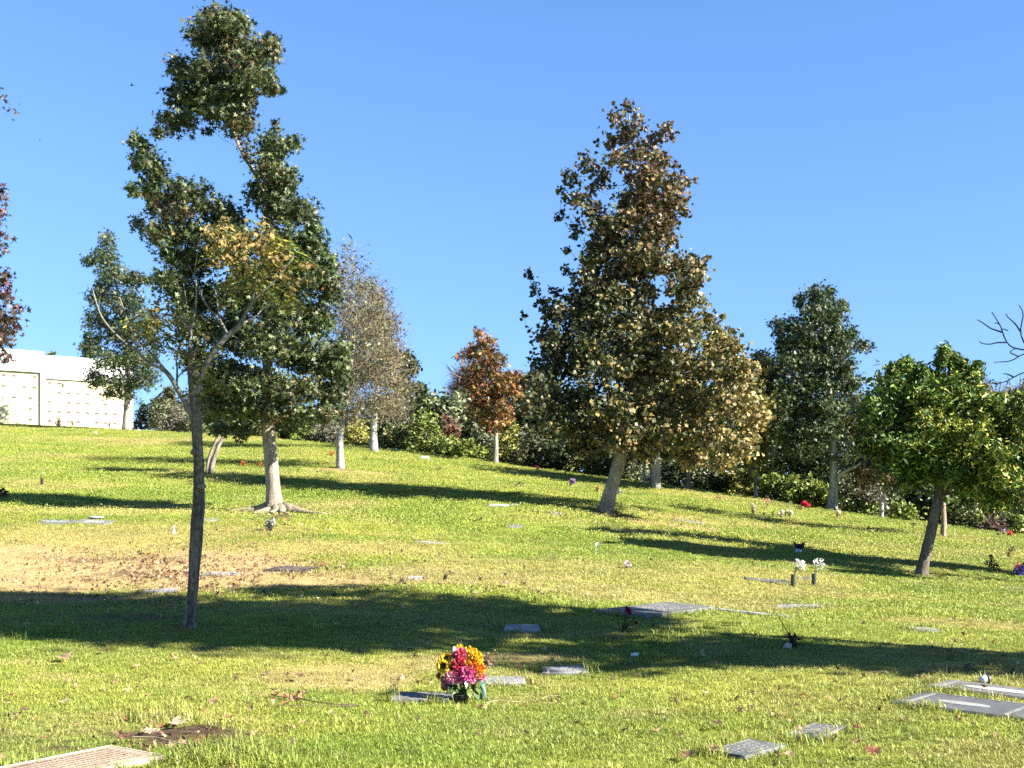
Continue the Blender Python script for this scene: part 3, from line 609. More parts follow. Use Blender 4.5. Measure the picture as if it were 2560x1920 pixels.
    for k, (u, v, w, lab, pal, bl) in enumerate([
        (1612, 1212, 9, 'slender pale stem close beside the thick grey trunk on the crest', GRN_D, [(1600, 1110, 40, 40), (1580, 1060, 40, 40)]),
        (1627, 1213, 8, 'thin white leaning stem between the pale stem and thick trunk', GRN_D, [(1625, 1110, 35, 40), (1650, 1060, 40, 40)]),
        (1718, 1224, 16, 'shaded grey trunk under gold leaves at the edge of the thicket', [(3, (.07, .09, .03)), (2, (.2, .18, .05))], [(1700, 1080, 60, 50), (1760, 1040, 60, 60), (1720, 980, 50, 50)]),
        (1891, 1249, 12, 'slim pale trunk beside the low twisted white stem', [(3, (.22, .21, .04)), (2, (.12, .14, .03))], [(1880, 1150, 40, 45), (1900, 1080, 50, 50), (1870, 1200, 22, 20)]),
        (2203, 1290, 15, 'thin dark trunk under reddish brown foliage on the right crest', [(3, (.16, .10, .05)), (2, (.10, .09, .04)), (1, (.2, .1, .06))], [(2170, 1060, 50, 50), (2190, 1170, 50, 40), (2230, 1130, 50, 50), (2250, 1190, 50, 35), (2160, 1200, 36, 26)]),
        (2357, 1340, 18, 'reddish peeling trunk just behind the leaning evergreen', [(3, (.05, .09, .02)), (3, (.08, .13, .03)), (1, (.13, .17, .04))], [(2360, 1230, 50, 50), (2280, 1090, 80, 70), (2200, 1010, 60, 56), (2215, 950, 42, 40), (2350, 1150, 60, 60)]),
        (2372, 1308, 9, 'thin pale stem at the crest behind the peeling trunk', GRN_D, [(2380, 1200, 40, 50), (2380, 1130, 40, 50)]),
        (2428, 1315, 16, 'pale straight trunk under the dark rounded crown at far right', [(4, (.028, .045, .016)), (2, (.045, .065, .022))], [(2450, 1100, 60, 70), (2470, 1010, 45, 50), (2474, 958, 28, 28), (2440, 1180, 60, 50)])]):
        tree('woodland_tree', lab, [(u, v, w), (u+3*(k % 3-1), v-40, w*.8), (bl[0][0]*.4+u*.6, v-90, w*.7), (bl[0][0], bl[0][1], w*.5), (bl[-1][0], bl[-1][1], w*.25)], bl, shape=OVAL, size=.24, n=1600 if len(bl) < 4 else 2600, cl=10, clr=.35, pal=pal,
             bark=(.28, .255, .22) if k not in (2, 5) else (.24, .17, .13), flare=.1, seed=40+k, group='trees along the crest of the lawn')
    tree('autumn_tree', 'orange crowned tree rising behind the round green tree', [(2440, 1300, 14), (2440, 1150, 10), (2440, 980, 4)], [(2440, 985, 36, 26), (2480, 1010, 40, 30), (2400, 1010, 40, 30), (2440, 1060, 60, 40)], D=56, shape=OVAL, size=.26, n=1500, cl=9, clr=.4, pal=[(3, (.27, .12, .05)), (2, (.2, .13, .05))], seed=52)
    tree('autumn_tree', 'pinkish brown half bare tree at the right edge of the skyline', [(2555, 1330, 14), (2552, 1150, 10), (2545, 980, 4)], [(2540, 1000, 40, 26), (2570, 985, 30, 30), (2530, 1040, 40, 30), (2580, 1060, 40, 60)], D=62, shape=OVAL, size=.24, n=1000, cl=7, clr=.5, pal=[(3, (.26, .16, .12)), (2, (.2, .13, .08))], seed=53, twn=1800, twl=.8, twr=.014, twcol=(.36, .29, .25))
    tree('bare_tree', 'pale pinkish leafless tree showing behind the orange autumn tree', [(1170, 1150, 12), (1170, 1060, 9), (1165, 960, 4)], [(1160, 960, 28, 40), (1185, 940, 26, 34), (1150, 990, 22, 30), (1190, 990, 24, 30)], D=80, shape=DIAM, size=.2, n=500, cl=5, clr=.6, pal=[(2, (.32, .19, .15)), (1, (.26, .2, .16))], seed=54, twn=2600, twl=1.0, twr=.014, twcol=(.27, .19, .16), bark=(.4, .36, .32))
    # wispy and dark trees behind the crest in the middle
    tree('conifer_tree', 'feathery olive conifer with drooping sprays above the bare twigs', [(1000, 1130, 14), (1000, 1020, 10), (1010, 930, 6), (1015, 880, 3)], [(1010, 893, 24, 16), (1025, 915, 22, 20), (985, 905, 24, 22), (1035, 925, 16, 12), (1000, 945, 26, 20), (960, 830, 14, 30), (955, 870, 22, 30), (1015, 975, 24, 18), (1040, 965, 12, 12, .5)], D=74, shape=OVAL, size=.34, n=2600, cl=14, clr=.42, droop=.9, pal=[(3, (.085, .085, .04)), (2, (.065, .07, .03)), (1, (.12, .11, .05))], seed=55)
    tree('conifer_tree', 'greenish grey wispy conifer just left of the dark evergreens', [(1050, 1150, 12), (1050, 1040, 9), (1052, 965, 4)], [(1050, 975, 14, 18), (1060, 1005, 24, 24), (1050, 1040, 30, 28), (1035, 1010, 18, 20)], D=78, shape=OVAL, size=.34, n=1700, cl=14, clr=.42, droop=.8, pal=[(3, (.06, .075, .035)), (2, (.045, .06, .026))], seed=56)
    dk = [(4, (.020, .036, .014)), (3, (.03, .05, .02)), (1, (.045, .07, .03))]
    for k, (u, top, w, lab) in enumerate([(1085, 1000, 34, 'dark evergreen left of the reddish shrub behind the crest'), (1120, 992, 36, 'blackish evergreen below the pale pinkish tree'), (1165, 1005, 40, 'dark evergreen behind the orange autumn tree trunk'),
                                          (1215, 1015, 40, 'shadowed evergreen to the right of the orange tree trunk'), (1275, 1000, 44, 'dark bushy evergreen between orange tree and leaning sycamore'), (1330, 985, 44, 'tall dark evergreen behind the left sprays of the sycamore'),
                                          (1395, 1010, 50, 'dark evergreen behind the lower left sycamore leaves')]):
        D = 72-k*1.3; gv = 1150+k*12
        tree('evergreen_tree', lab, [(u, gv, 13), (u, gv-60, 9), (u, top+10, 4)], [(u, top+18, w*.55, 20), (u-w*.3, top+45, w*.7, 28), (u+w*.4, top+55, w*.7, 28), (u, top+85, w*.95, 34), (u-w*.4, top+110, w*.8, 30), (u+w*.4, top+120, w*.8, 30)], D=D, shape=OVAL, size=.36, n=1900, cl=12, clr=.42, pal=dk, seed=60+k, group='dark evergreens behind the crest')
    # left: behind the wall
    tree('cypress_tree', 'narrow dark cypress beside the sweetgum above the crypt wall', [(220, 1070, 9), (220, 960, 6), (220, 850, 3)], [(220, 842, 9, 18), (219, 870, 14, 26), (220, 910, 17, 30), (220, 950, 19, 34), (220, 1000, 20, 40)], D=92, shape=DIAM, size=.3, n=2200, cl=16, clr=.3, droop=-.6, pal=dk, seed=70)
    tree('cypress_tree', 'small pointed dark cypress on the crest right of the white wall', [(384, 1080, 6), (384, 1040, 4), (384, 1000, 2)], [(384, 1003, 5, 9), (384, 1025, 9, 18), (384, 1055, 10, 20)], D=90, shape=DIAM, size=.28, n=700, cl=14, clr=.3, droop=-.6, pal=dk, seed=71)
    tree('woodland_tree', 'grey green treetop showing above the white crypt wall', [(125, 1060, 10), (125, 950, 8), (125, 890, 4)], [(125, 888, 20, 9), (110, 896, 14, 8), (140, 897, 14, 8), (125, 930, 40, 30)], D=96, shape=OVAL, size=.3, n=900, cl=10, clr=.35, pal=[(2, (.06, .075, .035)), (2, (.09, .10, .05))], seed=72)
    tree('conifer_tree', 'olive brown conifer behind the bushes left of the young trunk', [(425, 1080, 9), (425, 1020, 7), (425, 970, 3)], [(425, 975, 14, 14), (420, 1000, 22, 18), (430, 1025, 24, 20), (415, 1050, 26, 20)], D=78, shape=OVAL, size=.32, n=1200, cl=12, clr=.36, droop=.4, pal=[(2, (.075, .085, .03)), (2, (.12, .11, .04))], seed=73)

# ------------------------------------------------------------------ trees outside the frame whose shade or boughs reach into it
def tree3(name, label, base, blobs, pal, shape, size, n, trunk_r, bark, seed, clr=.3, cl=12, cat='tree'):
    rng = np.random.default_rng(seed); base = np.asarray(base, float)
    root = empty(name, base, label, cat)
    top = max(b[2] for b in blobs)
    tb = MB(); ph = np.linspace(0, 1, 14)
    path = np.c_[base[0]+.12*np.sin(ph*5), base[1]+.1*np.cos(ph*4)-.1, base[2]-.05+ph*(top*.9-base[2])]
    rr = trunk_r*(1-ph*.9); tb.tube(path, rr, bark, sides=14, rough=.12, seed=seed, flare=.4)
    tb.build('trunk', M_bark, root, smooth=True)
    lb = MB(); cb = MB(); w = np.array([b[3]**2*b[4] for b in blobs]); w /= w.sum()
    for (x, y, z, r, de), ww in zip(blobs, w):
        c = np.array([x, y, z]); nl = int(n*ww); ncl = max(3, nl//cl)
        q = rng.normal(size=(ncl, 3)); q /= np.linalg.norm(q, axis=1)[:, None]; q *= (rng.uniform(0, 1, ncl)**.4)[:, None]
        cc = c+q*r
        pp = cc[rng.integers(0, ncl, nl)]+rng.normal(size=(nl, 3))*clr*.5
        cols = np.clip(pick(pal, nl, rng)*(1+rng.normal(size=(nl, 1))*.2), .005, .9)
        add_leaves(cb, pp, size*rng.uniform(.7, 1.2, nl), cols, shape, .5, rng=rng)
        k = int(np.clip((z-.35*math.hypot(x-base[0], y-base[1])-.5-base[2])/(top*.9-base[2])*13, 2, 12))
        limb(lb, path[k], c, max(.012, rr[k]*.4), .008, np.array(bark)*.8, rng=rng)
        for e in cc[:16]: limb(lb, c, e, .006, .003, np.array(bark)*.8, sides=3, n=3, rng=rng)
    lb.build('branches', M_twig, root); cb.build('crown', M_leaf, root)
    return root
SH = np.array([SUN[0], SUN[1], SUN[2]])/SUN[2]
def from_shade(patches, xb):
    out = []
    for du, dv, r, de in patches:
        g = G(du*1.15733, dv*1.15733); h = max(1.5, (xb-g[0])/SH[0])
        out.append((*(g+SH*h), r, de))
    return out
def build_offside():
    sh1 = [(20, 1302, 1.1, 1), (130, 1302, 1.1, 1), (250, 1308, 1.1, 1), (370, 1315, .9, 1), (50, 1335, 1.6, 1), (190, 1340, 1.7, 1), (340, 1345, 1.6, 1), (480, 1358, 1.2, 1), (600, 1365, 1.0, 1), (650, 1275, .55, .8), (730, 1282, .8, 1), (760, 1350, 1.35, 1), (880, 1342, 1.6, 1), (1000, 1333, 1.45, 1),
           (1110, 1330, 1.15, 1), (1215, 1332, .75, 1), (1110, 1408, .45, .8), (1215, 1424, .5, .8), (1350, 1420, .55, .9), (1450, 1408, .68, 1), (1560, 1402, .7, 1), (1680, 1405, .72, 1), (1790, 1410, .8, 1), (1900, 1425, .85, .6), (2000, 1432, .9, .5), (2110, 1420, .75, .45), (2190, 1440, .6, .5)]
    tree3('sycamore_tree', 'off frame sycamore whose long shade crosses the foreground lawn', (10.8, 9.2, float(height(10.8, 9.2))), from_shade(sh1, 10.8), [(2, (.06, .09, .02)), (1, (.2, .15, .05))], MAPLE, .25, 15000, .19, (.36, .31, .25), 81, clr=.28)
    sh2 = [(1330, 1148, .35, 1), (1420, 1153, .45, 1), (1520, 1161, .6, 1), (1620, 1173, .65, 1), (1700, 1186, .6, 1), (1790, 1200, .65, 1), (1880, 1208, .7, .8), (1960, 1215, .6, 1), (2050, 1222, .5, 1), (2120, 1230, .35, 1), (1860, 1238, .35, .8), (1930, 1243, .3, .8)]
    tree3('evergreen_tree', 'off frame tree shading the lawn around the short leaning evergreen', (13.6, 22.5, float(height(13.6, 22.5))), from_shade(sh2, 13.6), GRN_D, MAPLE, .22, 6500, .15, (.3, .26, .2), 82, clr=.22)
    # left edge: red brown sweetgum
    tree('sweetgum_tree', 'maroon leaved sweetgum reaching in at the left edge with bare twigs above', [(-112, 1530, 56), (-110, 1400, 46), (-105, 1100, 38), (-95, 800, 28), (-80, 500, 16), (-60, 250, 6)],
         [(4, 480, 20, 34, .45), (8, 535, 18, 24, .5), (-4, 600, 26, 40, .6), (16, 690, 22, 34, .6), (12, 742, 24, 26, .7), (14, 800, 38, 36), (4, 845, 36, 42), (6, 890, 22, 22, .6), (-50, 560, 50, 70), (-60, 720, 70, 80), (-70, 850, 60, 60), (-100, 480, 60, 70), (-140, 700, 80, 120), (-60, 350, 30, 50, .4), (28, 265, 22, 26, .12), (8, 235, 16, 26, .12), (40, 770, 20, 20, .3), (50, 770, 24, 10, .15)],
         D=17.3, shape=STAR, size=.105, n=5200, cl=9, clr=.13, pal=[(3, (.06, .022, .018)), (3, (.05, .035, .018)), (1.5, (.15, .03, .03)), (1.5, (.10, .07, .04)), (1, (.04, .055, .02))], bark=(.36, .31, .26), seed=83, twn=220, twl=.22, twr=.0022, twcol=(.16, .12, .1), cjit=.5)
    # right edge: bare branches
    D = 12.0; base = G(2790, 1660); D = float(base[1])
    root = empty('bare_tree', base, 'leafless tree reaching in with dark bare branches at the right edge', 'tree')
    z = lambda x, y, dd=0: P3(1660+x/2.37, 660+y/2.37, D+dd)
    tb = MB(); col = (.075, .055, .05)
    tb.tube(smooth_path([base-np.array([0, 0, .05]), P3(2785, 1300, D), P3(2770, 1000, D), P3(2730, 780, D), P3(2700, 500, D)], 16), np.linspace(.11, .03, 16), (.16, .13, .11), sides=12, rough=.1, flare=.4)
    tb.build('trunk', M_bark, root, smooth=True)
    bb = MB()
    for r0, pts in ((.016, [(2600, 640), (2300, 560), (2133, 508), (2080, 500), (2030, 462), (2004, 400), (1990, 360), (1965, 320), (1942, 285)]), (.009, [(2004, 405), (1960, 390), (1930, 378), (1890, 350), (1855, 330)]), (.008, [(2030, 465), (1975, 466), (1920, 475), (1890, 472), (1868, 458)]),
                    (.014, [(2580, 560), (2300, 520), (2133, 465), (2112, 400), (2120, 345), (2128, 290), (2105, 245)]), (.009, [(2112, 402), (2085, 360), (2060, 335), (2040, 318), (2025, 295)]), (.013, [(2600, 660), (2300, 570), (2133, 532), (2060, 572), (2000, 580), (1955, 582)]), (.007, [(2100, 548), (2050, 520), (2085, 500)]),
                    (.014, [(2600, 760), (2300, 660), (2133, 642), (2070, 672), (2030, 695), (1958, 712)]), (.008, [(2072, 670), (2040, 655), (2010, 650)]), (.006, [(2030, 695), (2036, 705), (2028, 716)]), (.009, [(2500, 800), (2300, 760), (2133, 745), (2110, 735)]), (.005, [(1990, 360), (1975, 350), (1960, 352)]), (.005, [(2040, 395), (2010, 385), (2002, 395)])):
        p = smooth_path([z(x, y, (x-2600)*.0006+(k % 2)*.03) for k, (x, y) in enumerate(pts)], len(pts)*3)
        bb.tube(p, np.linspace(r0, .004, len(p)), col, sides=6, rough=.12, seed=int(r0*1e4))
    bb.build('branches', M_twig, root)
    # young tree with a cut leader in the foreground
    base = G(475, 1570); D = float(base[1]); q = lambda u, v, w, dd=0: np.append(P3(u, v, D+dd), w*.8*D/F/2)
    root = empty('young_tree', base, 'slender foreground tree with a sawn off top and upright forked branches', 'tree')
    tr = [(474, 1572, 46), (477, 1545, 38), (484, 1470, 35), (490, 1380, 36), (495, 1290, 36), (499, 1210, 33), (497, 1140, 33), (490, 1060, 31), (485, 990, 27), (480, 940, 24), (478, 905, 22), (477, 884, 25)]
    p = smooth_path([q(*a) for a in tr], 60); p[0, :3] = base-np.array([0, 0, .06]); tb = MB()
    w = .012*vnoise(np.arange(60)*.31, np.zeros(60), 3); p[:, 0] += w-.006
    tb.tube(p[:, :3], p[:, 3], (.135, .108, .082), sides=18, rough=.2, seed=5, flare=.35)
    for k, (u, v, s) in enumerate(((487, 1130, 1), (502, 1215, 1.2), (490, 935, .9), (470, 888, .8), (483, 886, .8))):
        c = P3(u, v, D-.09); tb.lathe(c-np.array([0, 0, .03]), [(.0, -.01), (.035*s, .0), (.05*s, .02), (.04*s, .05), (.015*s, .07), (0, .07)], (.16, .13, .1), 10)
    tb.build('trunk', mat('streaked_bark', .9, .1, 9., .75, bump=1, stretch=(2.2, 2.2, .16), fine=(20., .35)), root, smooth=True)
    bb = MB(); bc = (.16, .148, .13)
    for pts in ([(484, 1055, 19), (470, 1020, 19), (445, 975, 18), (428, 945, 15), (405, 921, 13), (380, 912, 9), (345, 882, 9), (295, 842, 8), (270, 815, 7), (253, 790, 6), (240, 755, 5), (230, 718, 3)], [(428, 945, 9), (405, 915, 8), (375, 880, 6), (340, 845, 5), (318, 800, 4), (300, 745, 3)],
                [(490, 985, 22), (498, 955, 22), (510, 920, 20), (525, 893, 19), (548, 862, 18), (572, 836, 17), (598, 815, 15), (615, 782, 11), (628, 762, 8), (650, 735, 6), (690, 700, 4), (735, 640, 2)], [(570, 838, 10), (556, 812, 10), (535, 785, 8), (510, 752, 7), (497, 720, 5), (485, 690, 3), (470, 660, 2)],
                [(476, 886, 12), (475, 860, 9), (477, 832, 9), (485, 790, 7), (491, 752, 5), (490, 700, 3)], [(477, 832, 6), (470, 790, 5), (464, 740, 3), (455, 690, 2)], [(474, 826, 6), (455, 805, 5), (434, 784, 3)], [(553, 806, 7), (545, 770, 5), (540, 735, 4), (530, 690, 3)], [(600, 813, 8), (640, 790, 5), (660, 770, 4), (700, 760, 2)],
                [(440, 975, 8), (443, 940, 7), (440, 900, 5), (425, 870, 4), (410, 840, 3)], [(443, 945, 5), (460, 925, 4), (470, 915, 2)], [(628, 762, 6), (640, 700, 5), (640, 650, 3)], [(545, 770, 4), (570, 720, 3), (590, 660, 3), (610, 610, 2)], [(485, 690, 3), (492, 640, 2), (500, 600, 1.5)]):
        r = np.random.default_rng(len(pts)); a = smooth_path([q(u, v, w_, dd) for (u, v, w_), dd in zip(pts, np.linspace(0, r.uniform(-.6, .6), len(pts)))], len(pts)*4)
        bb.tube(a[:, :3], np.maximum(a[:, 3], .003), bc, sides=8, rough=.18, seed=len(pts))
    bb.build('branches', M_bark, root, smooth=True)
    rng = np.random.default_rng(5); pb = MB(); lb = MB()
    for u, v, ru, rv, n in ((590, 600, 80, 42, 520), (640, 590, 60, 50, 420), (680, 650, 60, 45, 260), (560, 650, 50, 40, 220), (620, 660, 80, 50, 360), (530, 600, 30, 26, 110), (745, 715, 34, 34, 90), (740, 660, 30, 40, 60), (700, 690, 40, 40, 90), (388, 790, 26, 36, 80), (400, 760, 14, 20, 30), (516, 850, 12, 26, 36), (505, 870, 12, 12, 22), (440, 590, 10, 8, 8), (655, 800, 20, 20, 20)):
        n = int(n*.34); ncl = max(2, n//9); cc = np.c_[u+rng.normal(size=ncl)*ru*.5, v+rng.normal(size=ncl)*rv*.5]
        k = rng.integers(0, ncl, n); pp = np.array([P3(cc[i, 0]+rng.normal()*7, cc[i, 1]+rng.normal()*8, D+rng.normal()*.35) for i in k])
        gold = .9 if v < 660 and u < 700 else .35
        cols = pick([(4*gold, (.27, .19, .06)), (2*gold, (.19, .135, .045)), (1.2, (.14, .10, .045)), (1.5, (.10, .105, .035))], n, rng)*rng.uniform(.75, 1.2, (n, 1))
        add_leaves(pb, pp, .055*rng.uniform(.7, 1.2, n), cols, ROUND, .5, fold=.5, rng=rng)
    def frond(c, dir_, L, cols):
        t = np.linspace(0, 1, 7); s = c+np.outer(t*L, dir_); s[:, 2] -= t**2*L*.5
        for i in range(1, 7):
            side = np.cross(dir_, [0, 0, 1.]); side /= np.linalg.norm(side)+1e-6
            for sg in (-1, 1):
                d = side*sg*.8+dir_*.5+np.array([0, 0, -.45]); d /= np.linalg.norm(d); n_ = np.cross(d, dir_)+rng.normal(size=3)*.3; w = np.cross(d, n_); w /= np.linalg.norm(w)
                l = L*.34; cl = cols[rng.integers(len(cols))]*rng.uniform(.8, 1.2)
                lb.raw([s[i], s[i]+d*l*.4+w*l*.17, s[i]+d*l, s[i]+d*l*.4-w*l*.17], [0, 1, 2, 3], [4], cl)
    FC = [np.array((.10, .12, .02)), np.array((.16, .15, .02)), np.array((.07, .10, .02)), np.array((.22, .17, .03))]
    for u, v, ru, rv, n in ((385, 795, 40, 30, 22), (400, 835, 40, 28, 22), (360, 810, 30, 30, 12), (470, 790, 30, 20, 8), (640, 700, 80, 50, 36), (600, 680, 60, 40, 20), (720, 745, 40, 30, 12), (680, 620, 80, 60, 20), (528, 870, 30, 12, 9), (400, 860, 36, 18, 12), (525, 945, 20, 30, 14), (560, 610, 60, 50, 14), (700, 610, 40, 40, 12), (420, 985, 14, 18, 4)):
        for _ in range(n):
            a = rng.uniform(0, 6.28); frond(P3(u+rng.normal()*ru*.5, v+rng.normal()*rv*.5, D+rng.normal()*.3), np.array([math.cos(a), math.sin(a), rng.uniform(-.3, .3)]), rng.uniform(.16, .28), FC if u < 560 or v > 660 else [f*1.5 for f in FC])
    pb.build('crown', M_leafdry, root); lb.build('leaves', M_leaf, root)  # crown here is the seed pods; the leaf fronds are a separate mesh

# ------------------------------------------------------------------ shrubs along the crest
LIME = [(3, (.22, .27, .045)), (3, (.17, .22, .035)), (1, (.27, .30, .07)), (1, (.09, .13, .03))]
OLIV = [(3, (.12, .14, .035)), (2, (.16, .16, .05)), (2, (.055, .075, .022)), (.5, (.17, .14, .06))]
SAGE = [(3, (.15, .17, .08)), (2, (.19, .20, .11)), (1, (.09, .11, .05))]
DARK = [(3, (.028, .045, .016)), (3, (.045, .065, .022)), (1, (.07, .085, .03))]
GREY = [(3, (.19, .17, .13)), (2, (.15, .14, .10)), (1, (.11, .12, .06))]
YELG = [(3, (.28, .28, .05)), (2, (.21, .22, .045)), (1, (.34, .30, .08))]
REDB = [(3, (.20, .075, .04)), (2, (.16, .07, .04)), (1, (.14, .11, .05))]
def bush(label, u, w, h, pal, dd=1.5, size=.2, dens=1.0, seed=1, name='shrub', droop=-.3, group='shrubs along the crest', shape=OVAL, tw=0):
    s = (u-CX)/F; d0 = float(crest(np.array(s*50.), np.array(50.))[0]); D = d0+dd
    vb = float(np.interp(u, _cu, _cv))+6
    rng = np.random.default_rng(seed)
    bl = [(u, vb-h*.55, w*.75, h*.42), (u-w*.5, vb-h*.32, w*.5, h*.32), (u+w*.5, vb-h*.34, w*.5, h*.34), (u+rng.uniform(-.3, .3)*w, vb-h*.85, w*.4, h*.2), (u-w*.3, vb-h*.68, w*.42, h*.25), (u+w*.34, vb-h*.66, w*.42, h*.25), (u-w*.75, vb-h*.18, w*.3, h*.2), (u+w*.75, vb-h*.2, w*.3, h*.2), (u, vb-h*.15, w*.8, h*.18)]
    bl = [(a+rng.normal()*w*.08, b+rng.normal()*h*.05, c, d, 1.) for a, b, c, d in bl]
    for k in range(5): bl.append((u+rng.uniform(-.8, .8)*w, vb-h*rng.uniform(.5, 1.05), w*.12, h*.1, .45))
    n = int(min(2600, max(260, w*h*.45*dens)))
    return tree(name, label, [(u, vb+4, 6), (u+2, vb-h*.3, 4), (u, vb-h*.6, 2)], bl, D=D, shape=shape, size=size, n=n, cl=9, clr=.22, pal=pal, droop=droop, bark=(.22, .18, .14), flare=.1, sides=6, seed=seed, cat='shrub', group=group, crown_name='foliage', depth=1.2, twn=tw, twl=.6, twr=.012)
def build_shrubs():
    L = [('dark green shrub touching the right end of the white wall', 352, 24, 78, DARK, 6), ('sage green shrub to the right of the white wall', 400, 32, 92, SAGE, 5), ('grey dry looking shrub left of the slender foreground trunk', 446, 36, 74, GREY, 4), ('low olive shrub just behind the slender foreground trunk', 490, 30, 56, OLIV, 4), ('olive shrub showing under the tall sweetgum crown', 650, 46, 48, OLIV, 3), ('small green shrub right of the tall sweetgum trunk', 760, 36, 46, LIME, 3),
         ('greyish dry shrub behind the pale bare tree trunk', 815, 40, 56, GREY, 4), ('yellow green shrub between the two bare white trunks', 890, 38, 66, YELG, 3), ('olive shrub right of the shorter bare white trunk', 985, 50, 78, OLIV, 3), ('lime green dome shaped shrub on the crest', 1062, 46, 108, LIME, 2.5), ('low lime shrub right of the dome shaped shrub', 1118, 34, 58, LIME, 2), ('low spreading lime shrub left of the orange tree trunk', 1170, 46, 50, LIME, 1.6),
         ('reddish brown twiggy shrub in front of the dark evergreens', 1122, 30, 108, REDB, 6), ('sage shrub behind the orange tree trunk', 1205, 40, 92, SAGE, 5), ('bright yellow green shrub at the foot of the orange tree', 1252, 30, 46, YELG, 1.6), ('pale yellow green tall shrub right of the orange tree', 1278, 42, 104, YELG, 4), ('sprawling dark olive shrub left of the leaning sycamore', 1335, 58, 100, [(3, (.06, .075, .03)), (2, (.09, .09, .045))], 2.5), ('blackish shrub in shadow near pink grave flowers', 1400, 46, 84, DARK, 2.5),
         ('dusky olive shrub behind the leaning trunk', 1465, 54, 104, OLIV, 3), ('dark grey green shrub touching the leaning trunk', 1540, 52, 112, DARK, 3), ('light green shrub between leaning trunk and pale stems', 1580, 44, 96, SAGE, 2.5), ('dark shrub right of the thick grey trunk', 1690, 46, 84, DARK, 2.5), ('sage shrub with pale tips under the gold leaves', 1758, 46, 84, SAGE, 3), ('dark spreading shrub with bare twisted stems', 1830, 60, 84, DARK, 3),
         ('yellow lit shrub above the twisted white stem', 1850, 40, 74, YELG, 2.2), ('lime shrub right of the slim pale trunk', 1935, 40, 74, LIME, 2.2), ('bright green fluffy shrub left of the right hand sweetgum', 1995, 46, 82, LIME, 1.8), ('bright green shrub touching the right hand sweetgum trunk', 2048, 40, 72, LIME, 1.8), ('sage shrub right of the right hand sweetgum trunk', 2128, 44, 100, SAGE, 3), ('grey twiggy shrub beside the thin dark trunk', 2180, 36, 70, GREY, 3),
         ('low bright weeds at the foot of the right hand sweetgum', 2110, 34, 34, LIME, 1.2), ('low bright weeds below the reddish brown foliage', 2180, 36, 34, LIME, 1.2), ('patch of tall green weeds left of the leaning evergreen', 2262, 40, 44, LIME, 1.4), ('green shrub between peeling trunk and pale straight trunk', 2405, 34, 54, OLIV, 2), ('upright green weeds right of the pale straight trunk', 2448, 16, 46, LIME, 1.2), ('olive shrub behind the red grave flowers', 2500, 40, 56, OLIV, 2.2), ('lime green shrub at the right edge of the lawn', 2550, 36, 50, LIME, 1.8), ('low reddish ground shrub near the red grave flowers', 2478, 36, 26, REDB, 1.2)]
    for k, (lab, u, w, h, pal, dd) in enumerate(L):
        weeds = 'weeds' in lab
        bush(lab, u, w, h, pal, dd, size=.17 if weeds else .21, seed=100+k, name='weeds' if weeds else 'shrub', droop=-.9 if weeds else -.2, shape=DIAM if weeds or pal is GREY else OVAL, tw=300 if pal in (GREY, REDB) else 0)
    # one dense far wood behind them
    rng = np.random.default_rng(91); mb = MB()
    for u in range(420, 2720, 26):
        s = (u-CX)/F; d0 = float(crest(np.array(s*50.), np.array(50.))[0]); D = d0+rng.uniform(12, 20)
        vb = float(np.interp(u, _cu, _cv)); base = 75 if u < 960 else 165 if u < 1300 else 235 if u < 1900 else 275
        h = base*rng.uniform(.75, 1.1); pal = [DARK, OLIV, DARK, SAGE, DARK][rng.integers(5)]
        n = 1000; q = rng.normal(size=(n//9, 3)); q /= np.linalg.norm(q, axis=1)[:, None]; q *= (rng.uniform(0, 1, n//9)**.4)[:, None]
        c = P3(u, vb-h*.48, D); cc = c+q*np.array([44*D/F, 1.6, h*.55*D/F]); pp = cc[rng.integers(0, len(cc), n)]+rng.normal(size=(n, 3))*.3
        add_leaves(mb, pp, .34*rng.uniform(.7, 1.2, n), np.clip(pick(pal, n, rng)*(1+rng.normal()*.2)*rng.uniform(.7, 1.3, (n, 1)), .005, .6), OVAL, 0, rng=rng)
    tag(mb.build('woods', M_leaf), 'dense dark woodland massed behind the shrubs on the crest', 'woods', kind='stuff')

